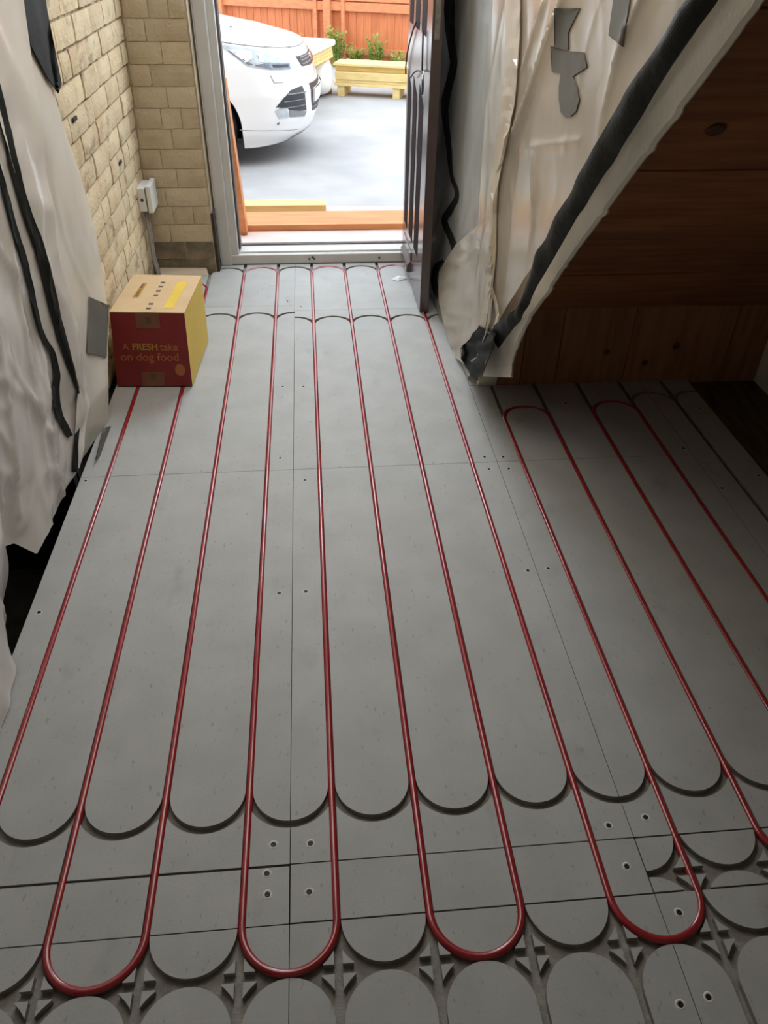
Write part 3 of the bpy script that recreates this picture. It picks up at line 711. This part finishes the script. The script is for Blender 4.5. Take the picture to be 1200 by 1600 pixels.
ob('packing_tape', MB().quad(bt(.40, 0, .0048), bt(.60, 0, .0048), bt(.60, 1, .0048), bt(.40, 1, .0048)), 'card', bx)
ob('tape_print', MB().quad(bf(.47, .86, .0014), bf(.54, .86, .0014), bf(.54, .95, .0014), bf(.47, .95, .0014)), 'print_dark', bx)
ob('tape_print', MB().quad(bf(.46, .09, .0014), bf(.53, .09, .0014), bf(.53, .17, .0014), bf(.46, .17, .0014)), 'print_dark', bx)
ob('yellow_label', MB().quad(bt(.69, .10, .005), bt(.83, .10, .005), bt(.845, .82, .005), bt(.705, .82, .005)), 'box_yellow', bx)
ob('yellow_label', MB().quad(bt(.19, .36, .005), bt(.27, .36, .005), bt(.275, .76, .005), bt(.21, .76, .005)), 'print_yellow', bx)
for k in range(7):
    b = 0.06+0.115*k
    if k == 2: continue
    ob('tape_print', MB().quad(bt(.465, b, .0053), bt(.53, b, .0053), bt(.53, b+.045, .0053), bt(.465, b+.045, .0053)), 'print_dark', bx)
for k in range(8):
    b = 0.40+0.042*k
    ob('label_print', MB().quad(bt(.215, b, .0055), bt(.25, b, .0055), bt(.25, b+.02, .0055), bt(.215, b+.02, .0055)), 'print_dark', bx)
ob('side_print', MB().quad(br_(.12, .15), br_(.35, .15), br_(.35, .75), br_(.12, .75)), 'print_orange', bx) if False else None
pawc = (0.86, 0.23)
ob('paw_print', MB().prism([bf(pawc[0]+0.085*math.cos(k*math.pi/6)*0.8, pawc[1]+0.085*math.sin(k*math.pi/6)) for k in range(12)], fo*0.0003), 'print_orange', bx)
def text(body, ca, cb, size, m, bold=0.0):
    cu = bpy.data.curves.new('lettering', 'FONT'); cu.body = body; cu.size = size; cu.align_x = 'CENTER'; cu.align_y = 'CENTER'; cu.offset = bold
    o = bpy.data.objects.new('lettering_src', cu); COL.objects.link(o)
    dg = bpy.context.evaluated_depsgraph_get(); me = bpy.data.meshes.new_from_object(o.evaluated_get(dg))
    bpy.data.objects.remove(o, do_unlink=True)
    ex = (b_fr-b_fl).normalized(); ey = ((t_fl+t_fr)-(b_fl+b_fr)).normalized(); c = bf(ca, cb, .0016)
    W_, H_ = (b_fr-b_fl).length, (t_fl-b_fl).length
    for v in me.vertices: v.co = bf(ca+v.co.x/W_, cb+v.co.y/H_, .0016)
    me.materials.clear(); me.materials.append(M[m]); me.name = 'lettering'
    return link(bpy.data.objects.new('lettering', me), bx)
text('A', 0.165, 0.545, 0.043, 'print_orange', 0.0006)
text('FRESH', 0.425, 0.545, 0.042, 'print_yellow', 0.0010)
text('take', 0.745, 0.545, 0.047, 'print_orange', 0.0006)
text('on dog food', 0.475, 0.405, 0.053, 'print_orange', 0.0006)

# ================================================================== SOCKET ON THE CORNER
so = empty('socket_box'); tag(so, 'white electrical socket box on the brick corner with grey cables', 'socket')
sy0, sy1, sz0, sz1 = 4.375, 4.545, 0.415, 0.535
xw = wx(0.47)
ob('back_box', MB().box(xw-0.002, xw+0.040, sy0, sy1, sz0, sz1), 'white_plastic', so, bevel=0.004)
ob('seal', MB().box(xw+0.040, xw+0.046, sy0+0.004, sy1-0.004, sz0+0.004, sz1-0.004), 'gasket', so)
ob('cover', MB().box(xw+0.046, xw+0.072, sy0-0.004, sy1+0.004, sz0-0.008, sz1+0.010), 'white_plastic', so, bevel=0.005)
ob('knockout', MB().lathe([(0.0005, 0.001), (0.009, 0.001), (0.009, 0)], (xw+0.020, sy0, 0.475), (0, -1, 0), 12), 'gasket', so)
for k, (dx, dy) in enumerate(((0.015, 0.05), (0.018, 0.085))):
    ob('cable', MB().tube([(xw+dx, sy0+dy, sz0+0.005), (xw+dx+.004, sy0+dy+.004, 0.3), (xw+dx+.002, sy0+dy-.004*k, 0.15), (xw+dx+.012, sy0+dy+.008, 0.05), (xw+dx+.02, sy0+dy+.01, -0.01)], 0.0075, 8), 'cable', so, smooth=True)

# scrap of paper by the door
pc = fl(624, 437)
mb = MB(); pts = [(-0.05, 0, .004), (-0.01, -0.028, .001), (0.05, 0.01, .006), (0.0, 0.03, .012), (0.0, 0.0, .018)]
q = [Vector((pc.x, pc.y, 0.001))+Vector(p) for p in pts]
mb.tri(q[0], q[1], q[4]).tri(q[1], q[2], q[4]).tri(q[2], q[3], q[4]).tri(q[3], q[0], q[4])
tag(ob('paper_scrap', mb, 'paper'), 'small crumpled white paper scrap on the floor by the door', 'paper')
# white lip of mortar along the pier foot
tag(ob('mortar_strip', MB().hexa([(-0.90, 4.50, 0.0), (-0.62, 4.53, 0.0), (-0.62, 4.58, 0.0), (-0.90, 4.58, 0.0), (-0.90, 4.525, 0.025), (-0.63, 4.55, 0.02), (-0.63, 4.58, 0.03), (-0.90, 4.58, 0.035)]), 'plaster_tan', bevel=0.004),
    'beige offcut strip lying at the foot of the sooty pier', 'offcut')

# ================================================================== OUTSIDE
GZ = -0.2
struct(ob('ground', MB().box(-14, 14, 5.0, 22, GZ-0.3, GZ), 'concrete'), 'pale concrete drive outside the door')
stp = ob('doorstep', MB().box(-1.3, 1.6, 4.88, 6.22, GZ-0.02, -0.10), 'paving', bevel=0.01); struct(stp, 'pink paved doorstep outside the sill')
struct(ob('wall_outside', MB().box(-4.5, -0.60, 5.0, 5.03, GZ, 3.2).box(0.70, 4.5, 5.0, 5.03, GZ, 3.2), 'brick_dull'), 'outer face of the house wall')
tag(ob('orange_plank', MB().box(-0.62, 1.15, 5.64, 5.96, -0.098, -0.058), 'timber_orange', bevel=0.004), 'wide orange stained plank lying across the doorstep', 'plank')
tag(ob('timber_length', MB().box(-1.05, 0.118, 6.03, 6.19, -0.098, -0.035), 'timber_yellow', bevel=0.004), 'short pale yellow timber length lying behind the orange plank', 'timber')
pb, pt = Vector((-0.475, 5.63, -0.096)), Vector((-0.47, 5.02, 0.92))
wv = Vector((0.024, 0.0, 0)); dv = Vector((0, 0.05, 0.03))
tag(ob('leaning_plank', MB().hexa([pb-wv-dv, pb+wv-dv, pb+wv+dv, pb-wv+dv, pt-wv-dv, pt+wv-dv, pt+wv+dv, pt-wv+dv]), 'timber_orange', bevel=0.003), 'narrow orange batten leaning in the left of the doorway', 'batten')

# ---- fence
F0 = fl(500, 75, 0.0); F1 = fl(630, 83, 0.0); FD = (F1-F0); FD.z = 0; FD.normalize(); FN = Vector((FD.y, -FD.x, 0))   # FN points to the viewer
if FN.y > 0: FN = -FN
fe = empty('fence'); tag(fe, 'orange stained board fence with rails and posts across the drive', 'fence')
def onf(u, v, off=0.0):
    d = ray(u, v); o = Vector((0, 0, CAMH)); t = ((F0+FN*off)-o).dot(FN)/d.dot(FN); return o+d*t
def fbox(a0, a1, z0, z1, o0, o1):
    p = lambda a, o, z: F0+FD*a+FN*o+Vector((0, 0, z))
    return MB().hexa([p(a0, o1, z0), p(a1, o1, z0), p(a1, o0, z0), p(a0, o0, z0), p(a0, o1, z1), p(a1, o1, z1), p(a1, o0, z1), p(a0, o0, z1)])
bw = 0.125
bm0 = MB().hexa([(0, -0.006, 0), (bw-0.004, -0.012, 0), (bw-0.004, 0.008, 0), (0, 0.008, 0), (0, -0.006, 1.75), (bw-0.004, -0.012, 1.75), (bw-0.004, 0.008, 1.75), (0, 0.008, 1.75)]).mesh('fence_board')
bm0.materials.append(M['fence'])
ang = math.atan2(FD.y, FD.x)
for k in range(-34, 50):
    o = link(bpy.data.objects.new('fence_board', bm0), fe); o.location = F0+FD*(k*bw)+Vector((0, 0, GZ+0.08)); o.rotation_euler.z = ang
aR = lambda u, v, off=0.05: (onf(u, v, off)-F0).dot(FD)
zR = lambda u, v, off=0.05: onf(u, v, off).z
ob('fence_rail', fbox(-4.2, 6.2, zR(540, 84), zR(540, 74), 0.0, 0.06), 'fence_rail', fe)
ob('fence_rail', fbox(-4.2, 6.2, zR(560, 18), zR(560, 4), 0.0, 0.07), 'fence_rail', fe)
ob('fence_rail', fbox(-4.2, 6.2, zR(560, 2), zR(560, 2)+0.10, 0.0, 0.05), 'fence_rail', fe)
ob('fence_rail', fbox(-4.2, 6.2, 1.35, 1.45, 0.0, 0.06), 'fence_rail', fe)
for u0, u1, d in ((490, 495.5, 0.09), (505.5, 516, 0.13), (533, 538.5, 0.09), (341, 350, 0.13)):
    ob('fence_post', fbox(aR(u0, 50, d), aR(u1, 50, d), GZ, 1.6, 0.0, d), 'fence_rail', fe, bevel=0.004)
for a in (-3.8, 3.2, 5.4):
    ob('fence_post', fbox(a, a+0.1, GZ, 1.6, 0.0, 0.13), 'fence_rail', fe, bevel=0.004)

# ---- stack of yellow timber on bearers
TA, TB = fl(522, 133, -0.07), fl(640, 139, -0.07); TD = TB-TA; TD.z = 0; TD.normalize(); TN = Vector((-TD.y, TD.x, 0))
if TN.y < 0: TN = -TN
def tbox(a0, a1, b0, b1, z0, z1):
    p = lambda a, b, z: Vector((TA.x, TA.y, 0))+TD*a+TN*b+Vector((0, 0, z))
    return MB().hexa([p(a0, b0, z0), p(a1, b0, z0), p(a1, b1, z0), p(a0, b1, z0), p(a0, b0, z1), p(a1, b0, z1), p(a1, b1, z1), p(a0, b1, z1)])
LAY = [('lowest thin yellow board in the timber stack by the fence', 0.0, 0.40, -0.075, -0.040, 0.0),
       ('second thin yellow board up in the timber stack by the fence', 0.01, 0.40, -0.038, -0.004, 0.02),
       ('thick pale yellow beam in the middle of the timber stack', 0.0, 0.38, -0.002, 0.085, 0.015),
       ('set back brownish timber under the top board of the stack', 0.09, 0.40, 0.087, 0.150, 0.0),
       ('pale wide board topping the timber stack by the fence', 0.03, 0.43, 0.152, 0.178, -0.015)]
for lab, b0, b1, z0, z1, a0 in LAY:
    tag(ob('stacked_timber', tbox(a0, 3.2, b0, b1, z0, z1), 'timber_yellow', bevel=0.003), lab, 'timber', 'timber stack by the fence')
for a in (-0.02+0.06, 0.78, 2.2):
    lab = {0: 'leftmost', 1: 'middle', 2: 'rightmost'}[(0.04, 0.78, 2.2).index(round(a, 2))]+' bearer block under the yellow timber stack'
    tag(ob('timber_bearer', tbox(a, a+0.09, 0.02, 0.45, GZ, -0.077), 'timber_yellow', bevel=0.003), lab, 'timber', 'bearers under the timber stack')

# ---- wrapped pile behind the car
wp = empty('wrapped_pile'); tag(wp, 'white wrapped pile with yellow board edges just past the car nose', 'pile')
WA, WB = fl(455, 104, 0.36), fl(520, 72, 0.36); WD = WB-WA; WD.z = 0; WL = WD.length; WD.normalize(); WN = Vector((-WD.y, WD.x, 0))
def wbox(a0, a1, b0, b1, z0, z1):
    p = lambda a, b, z: Vector((WA.x, WA.y, 0))+WD*a+WN*b+Vector((0, 0, z))
    return MB().hexa([p(a0, b0, z0), p(a1, b0, z0), p(a1, b1, z0), p(a0, b1, z0), p(a0, b0, z1), p(a1, b0, z1), p(a1, b1, z1), p(a0, b1, z1)])
for k in range(3):
    ob('yellow_board', wbox(0.0, WL-0.02*k, 0.0, 1.0, 0.24+0.04*k, 0.277+0.04*k), 'timber_yellow', wp)
ob('white_cover', wbox(-0.02, WL+0.05, -0.03, 1.05, 0.362, 0.44), 'wrap', wp, bevel=0.03)
def blob(c, rx, ry, rz_, seed, n=2.6):
    rows = []
    for i in range(17):
        ph = -math.pi/2+math.pi*i/16; r = []
        for j in range(33):
            th = 2*math.pi*j/32
            f = lambda t: math.copysign(abs(t)**(2/n), t)
            p = Vector((rx*f(math.cos(ph))*f(math.cos(th)), ry*f(math.cos(ph))*f(math.sin(th)), rz_*f(math.sin(ph))))
            p *= 1+0.05*noise.noise(p*4+Vector((seed, 0, 0))); r.append(Vector(c)+p)
        rows.append(r)
    return MB().grid(rows)
cb = fl(508, 128, 0.0)
ob('white_bag', blob((cb.x-0.09, cb.y+0.35, 0.03), 0.20, 0.40, 0.22, 3), 'wrap', wp, smooth=True)
cl = fl(515, 146, GZ)
ob('pallet_leg', MB().box(cl.x-0.03, cl.x+0.03, cl.y-0.03, cl.y+0.06, GZ, -0.02), 'timber_orange', wp)
ob('pallet_leg', MB().box(cl.x-0.13, cl.x-0.07, cl.y+0.35, cl.y+0.45, GZ, -0.02), 'timber_orange', wp)
ob('pallet_leg', MB().box(cl.x-0.45, cl.x-0.38, cl.y+0.05, cl.y+0.12, GZ, 0.24), 'timber_orange', wp)

# ---- plants by the fence
def plant(u, v, h, n, spread, label, m, seed):
    random.seed(seed); c = onf(u, v, 0.35); c.z = GZ
    t = empty('garden_plant'); tag(t, label, 'plant', 'weeds along the fence foot')
    mb = MB(); sm = MB()
    for k in range(n):
        a = random.uniform(0, 2*math.pi); r = spread*math.sqrt(random.random()); hh = h*random.uniform(0.5, 1.0)
        b = c+Vector((r*0.3*math.cos(a), r*0.3*math.sin(a), 0)); tip = c+Vector((r*math.cos(a), r*math.sin(a), hh))
        sm.tube([b, b.lerp(tip, .5)+Vector((0, 0, .03)), tip], [0.006, 0.005, 0.003], 4)
        for j in range(9):
            q_ = b.lerp(tip, random.uniform(0.3, 1.05)); an = random.uniform(0, 6.28); L = random.uniform(.05, .11)
            d = Vector((math.cos(an), math.sin(an), random.uniform(-.1, .9))).normalized(); sd = d.cross(Vector((0, 0, 1))).normalized()*L*0.22
            mb.quad(q_, q_+d*L*.5+sd, q_+d*L, q_+d*L*.5-sd)
    ob('foliage', mb, m, t); ob('stems', sm, 'leaf', t)
plant(526, 88, 0.52, 34, 0.17, 'bushy green weed beside the wrapped pile at the fence foot', 'leaf', 1)
plant(557, 92, 0.30, 26, 0.15, 'low yellow green weed between the two taller weeds', 'leaf_yellow', 2)
plant(588, 92, 0.46, 34, 0.17, 'tall spiky green weed above the middle of the timber stack', 'leaf', 3)
plant(622, 96, 0.24, 18, 0.14, 'small green weed beside the door edge at the fence foot', 'leaf', 4)
plant(463, 70, 0.42, 14, 0.10, 'tiny green sprig showing above the car bonnet', 'leaf', 5)

# ---- the car
CX, CY, CZ, PSI = 0.0, 8.62, GZ, math.radians(-3)
cp_, sp_ = math.cos(PSI), math.sin(PSI)
def cw(x, y, z): return Vector((CX+x*cp_-y*sp_, CY+x*sp_+y*cp_, CZ+z))
def loc_S(s, z):
    sg = -1 if s >= 0 else 1; a_ = abs(s)
    wd = itp(z, [.18, .3, .6, .85, 1.0], [.85, .89, .915, .90, .86]); xt = itp(z, [.18, .26, .4, .6, .75, .9, 1.0], [-.04, .06, .12, .13, .09, .02, -.06])
    A_ = .66; nn = 2.3; th = min(a_, 1)*math.pi/2
    x = xt-A_+A_*max(0, math.cos(th))**(2/nn); y = wd*math.sin(th)**(2/nn)
    if a_ > 1: x -= (a_-1)
    return x, y*sg
def carS(s, z, off=0.0):
    x, y = loc_S(s, z); p = cw(x, y, z)
    if off:
        e = 0.004
        a = Vector(cw(*loc_S(s+e, z), z))-Vector(cw(*loc_S(s-e, z), z)); b = cw(*loc_S(s, z+e), z+e)-cw(*loc_S(s, z-e), z-e)
        n_ = a.cross(b).normalized(); ctr = cw(-1.5, 0, .5)
        if n_.dot(p-ctr) < 0: n_ = -n_
        p = p+n_*off
    return p
car = empty('parked_car'); tag(car, 'white car parked outside with its nose in front of the doorway', 'car')
WC, WR, AR_ = (-0.93, 0.335), 0.34, 0.39
def ztop(s):
    x, _ = loc_S(s, .95); return itp(-x, [-.02, .6, 1.25, 1.6, 4.3], [.925, 1.015, 1.13, 1.08, 1.10])
ss = [i/40*1.0 for i in range(41)]+[1+i*0.045 for i in range(1, 86)]
smax = ss[-1]
def body_side(sign):
    mb = MB(); nz = 34; idx = {}
    for i, s in enumerate(ss):
        for j in range(nz+1):
            zb = itp(abs(s), [0, .25, .55, .8, 1.0], [.235, .215, .18, .17, .17]); z = lerp(zb, ztop(s), j/nz)
            x, y = loc_S(s*sign if s > 0 else 1e-4*sign, z)
            idx[i, j] = (x, y, z)
    keep = {}
    out = {}
    def inside(p):
        for wx_ in (WC[0], WC[0]-2.69):
            if math.hypot(p[0]-wx_, p[2]-WC[1]) < AR_ or (abs(p[0]-wx_) < AR_ and p[2] < WC[1]-0.02 and abs(p[0]-wx_) < AR_-0.0): return True
        return False
    def vid(i, j, snap):
        p = idx[i, j]
        if snap and inside(p):
            for wx_ in (WC[0], WC[0]-2.69):
                dx, dz = p[0]-wx_, p[2]-WC[1]; r = math.hypot(dx, dz)
                if abs(dx) < AR_+.02 and r < AR_+0.1:
                    if dz > 0: p = (wx_+dx/r*AR_, p[1], WC[1]+dz/r*AR_)
                    else: p = (wx_+math.copysign(AR_, dx), p[1], p[2])
        k = (i, j)
        if k not in out: out[k] = len(mb.v); mb.v.append(tuple(cw(*p)))
        return out[k]
    for i in range(len(ss)-1):
        for j in range(nz):
            q4 = [(i, j), (i+1, j), (i+1, j+1), (i, j+1)]
            ins = [inside(idx[k]) for k in q4]
            if all(ins): continue
            f = [vid(a, b, True) for a, b in q4]
            mb.f.append(tuple(f) if sign > 0 else tuple(f[::-1]))
    return mb
ob('body_side', body_side(1), 'car_white', car, smooth=True)
ob('body_side', body_side(-1), 'car_white', car, smooth=True)
# bonnet
rows = []
hs = [s for s in ss if loc_S(s, .95)[0] > -1.32]
for k in range(-10, 11):
    t = k/10; r = []
    for s in hs:
        z = ztop(s); x, y = loc_S(s, z); dep = min(1, max(0, (0.0-x)/0.5))
        r.append(cw(x-0.0, abs(y)*t*0.995, z+0.075*dep*(1-t*t)+0.006))
    rows.append(r)
ob('bonnet', MB().grid(rows), 'car_white', car, smooth=True)
ob('wiper_jet', MB().box(-0.01, 0.01, -0.01, 0.01, 0, 0.01), 'car_black', car).location = cw(-0.62, -0.45, 1.085)
# cabin
sec = [(-1.2, 1.08, .74), (-1.95, 1.58, .58), (-2.6, 1.63, .58), (-3.5, 1.58, .56), (-4.2, 1.12, .66)]
rows = [[cw(x, -.84, 1.06), cw(x, -hw, z-.03), cw(x, -hw*.8, z), cw(x, hw*.8, z), cw(x, hw, z-.03), cw(x, .84, 1.06)] for x, z, hw in sec]
cb_ = ob('cabin', MB().grid(rows), 'car_white', car)
gl = MB()
gl.quad(cw(-1.24, -.66, 1.115), cw(-1.24, .66, 1.115), cw(-1.90, .52, 1.56), cw(-1.90, -.52, 1.56))
gl = MB().grid([[p+Vector((0, 0, .012)) for p in (cw(-1.26, -.62, 1.12), cw(-1.26, .62, 1.12))], [p+Vector((0, 0, .012)) for p in (cw(-1.92, -.5, 1.56), cw(-1.92, .5, 1.56))]])
ob('windscreen', gl, 'car_glass', car)
for sy in (-1, 1):
    ob('side_window', MB().quad(cw(-1.7, sy*.80, 1.12), cw(-3.6, sy*.80, 1.12), cw(-3.3, sy*.625, 1.52), cw(-2.05, sy*.625, 1.52)), 'car_glass', car)
xr_, _ = loc_S(smax, .6)
ob('tail', MB().quad(cw(xr_, -.89, .2), cw(xr_, .89, .2), cw(xr_, .88, 1.1), cw(xr_, -.88, 1.1)).quad(cw(xr_, -.88, 1.1), cw(xr_, .88, 1.1), cw(-4.1, .7, 1.14), cw(-4.1, -.7, 1.14)), 'car_white', car)
o = ob('underside', MB().box(-4.2, -0.35, -.78, .78, .20, .24), 'car_black', car)
for v in o.data.vertices: v.co = cw(*v.co)
# wheel wells and wheels
for wx_ in (WC[0], WC[0]-2.69):
    for sy in (-1, 1):
        rows = []
        for rad, yy in ((AR_+.002, .885), (AR_+.03, .55)):
            rows.append([cw(wx_+rad*math.cos(a), sy*yy, WC[1]+rad*math.sin(a)) for a in [math.pi*(-.15+1.3*k/24) for k in range(25)]])
        rows.append([cw(wx_, sy*.55, WC[1])]*25)
        ob('wheel_well', MB().grid(rows), 'car_black', car)
        rows = []
        for rad, yy in ((AR_-.004, .912), (AR_-.002, .925), (AR_+.045, .927), (AR_+.05, .90)):
            rows.append([cw(wx_+rad*math.cos(a), sy*(yy-0.012), WC[1]+rad*math.sin(a)) for a in [math.pi*(-.12+1.24*k/30) for k in range(31)]])
        if wx_ < -2: ob('arch_lip', MB().grid(rows), 'car_white', car, smooth=True)
        tw = ob('tyre', MB().lathe([(.21, .02), (.23, .0), (.31, -.005), (.335, .02), (.34, .06), (.34, .16), (.335, .2), (.30, .225), (.22, .22)], cw(wx_, sy*.87, WC[1]), (0, -sy*-1 if False else (1 if sy < 0 else -1), 0), 32), 'tyre', car, smooth=True)
        ob('wheel_rim', MB().lathe([(.001, .045), (.05, .03), (.07, .05), (.19, .055), (.212, .015), (.215, .2)], cw(wx_, sy*.87, WC[1]), (0, 1 if sy < 0 else -1, 0), 20), 'alloy', tw, smooth=True)
# traced trim on the nose, both sides
def tri_fill(poly):
    bm = bmesh.new(); vs = [bm.verts.new((a, b, 0)) for a, b in poly]; f = bm.faces.new(vs)
    bmesh.ops.triangulate(bm, faces=[f]); bmesh.ops.subdivide_edges(bm, edges=bm.edges, cuts=3, use_grid_fill=True)
    bmesh.ops.triangulate(bm, faces=bm.faces[:]); bm.verts.index_update()
    r = [(v.co.x, v.co.y) for v in bm.verts], [[v.index for v in f.verts] for f in bm.faces]; bm.free(); return r
def trim(name, poly, off, m, parent=None, sides=(1, -1)):
    vs, fs = tri_fill(poly); res = None
    for sg in sides:
        mb = MB(); mb.v = [tuple(carS(a*sg, b, off)) for a, b in vs]; mb.f = [tuple(f) for f in fs]
        n = len(mb.v); k = len(poly)
        rim_ = [tuple(carS(a*sg, b, off)) for a, b in poly]; inn = [tuple(carS(a*sg, b, -0.01)) for a, b in poly]
        mb.v += rim_+inn
        for i in range(k): j = (i+1) % k; mb.f.append((n+i, n+j, n+k+j, n+k+i))
        res = ob(name, mb, m, parent or car, merge=True)
    return res
HL = [(0.968, 1.0), (0.803, 0.975), (0.698, 0.948), (0.607, 0.925), (0.492, 0.900), (0.472, 0.845), (0.497, 0.79), (0.688, 0.805), (0.828, 0.835), (0.883, 0.855), (0.938, 0.935), (0.968, 0.985)]
trim('headlight', HL, 0.006, 'lens')
trim('headlight_lamp', [(0.938, 0.965), (0.773, 0.945), (0.808, 0.895), (0.878, 0.865)], 0.012, 'chrome')
trim('headlight_bezel', [(0.945, 0.955), (0.93, 0.95), (0.85, 0.872), (0.82, 0.852), (0.87, 0.858), (0.93, 0.928)], 0.011, 'lens_dark')
trim('headlight_bezel', [(0.74, 0.93), (0.70, 0.925), (0.725, 0.865), (0.76, 0.87)], 0.011, 'chrome')
trim('headlight_strip', [(0.808, 0.845), (0.693, 0.86), (0.467, 0.838), (0.492, 0.795), (0.683, 0.81)], 0.012, 'lens_dark')
trim('headlight_strip', [(0.66, 0.842), (0.50, 0.828), (0.51, 0.808), (0.66, 0.82)], 0.016, 'car_black')
trim('upper_grille', [(0.345, 0.872), (0.10, 0.862), (0.0, 0.862), (0.0, 0.775), (0.12, 0.775), (0.315, 0.79)], 0.005, 'car_black')
for z in (0.80, 0.828, 0.85): trim('grille_bar', [(0.30, z), (0.05, z), (0.05, z+.008), (0.30, z+.008)], 0.012, 'car_grey')
trim('badge', [(0.07*math.cos(a), 0.82+0.03*math.sin(a)) for a in [k*math.pi/8 for k in range(16)]], 0.02, 'chrome', sides=(1,))
FG = trim('side_intake', [(0.728, 0.515), (0.65, 0.585), (0.567, 0.635), (0.48, 0.648), (0.407, 0.65), (0.367, 0.44), (0.572, 0.465), (0.627, 0.505)], 0.004, 'car_black')
for z in (0.495, 0.545, 0.598): trim('intake_bar', [(0.37+.0, z-.004), (0.40, z+.004), (0.69-(z-.495)*.75, z+.014), (0.69-(z-.495)*.75, z+.006)], 0.012, 'car_grey')
trim('fog_lamp', [(0.738, 0.485), (0.688, 0.508), (0.62, 0.49), (0.60, 0.42), (0.70, 0.418)], 0.007, 'lens')
trim('fog_surround', [(0.598, 0.48), (0.575, 0.463), (0.365, 0.432), (0.40, 0.395), (0.59, 0.418)], 0.006, 'car_grey')
trim('lower_grille', [(0.29, 0.65), (0.0, 0.64), (0.0, 0.40), (0.25, 0.41), (0.272, 0.505)], 0.004, 'car_black')
for z in (0.44, 0.48): trim('grille_bar', [(0.26, z), (0.0, z-.01), (0.0, z), (0.26, z+.01)], 0.009, 'car_grey')
trim('number_plate', [(0.24, 0.60), (0.0, 0.60), (0.0, 0.49), (0.24, 0.49)], 0.022, 'white_plastic')
trim('chin_seam', [(0.998, 0.338), (0.748, 0.323), (0.40, 0.285), (0.40, 0.282), (0.748, 0.319), (0.998, 0.334)], 0.003, 'car_grey')
trim('chin_lip', [(0.45, 0.185), (0.30, 0.215), (0.0, 0.235), (0.0, 0.25), (0.30, 0.245), (0.43, 0.23)], 0.004, 'car_grey')
for A_, B_ in (((0.72, 0.765), (0.708, 0.705)), ((0.708, 0.705), (0.622, 0.70))):
    trim('tow_cover_seam', [A_, (A_[0]-.004, A_[1]+.004), (B_[0]-.004, B_[1]+.004), B_], 0.003, 'car_grey')
trim('parking_sensor', [(0.70+0.012*math.cos(a), 0.375+0.012*math.sin(a)) for a in [k*math.pi/5 for k in range(10)]], 0.003, 'car_grey')
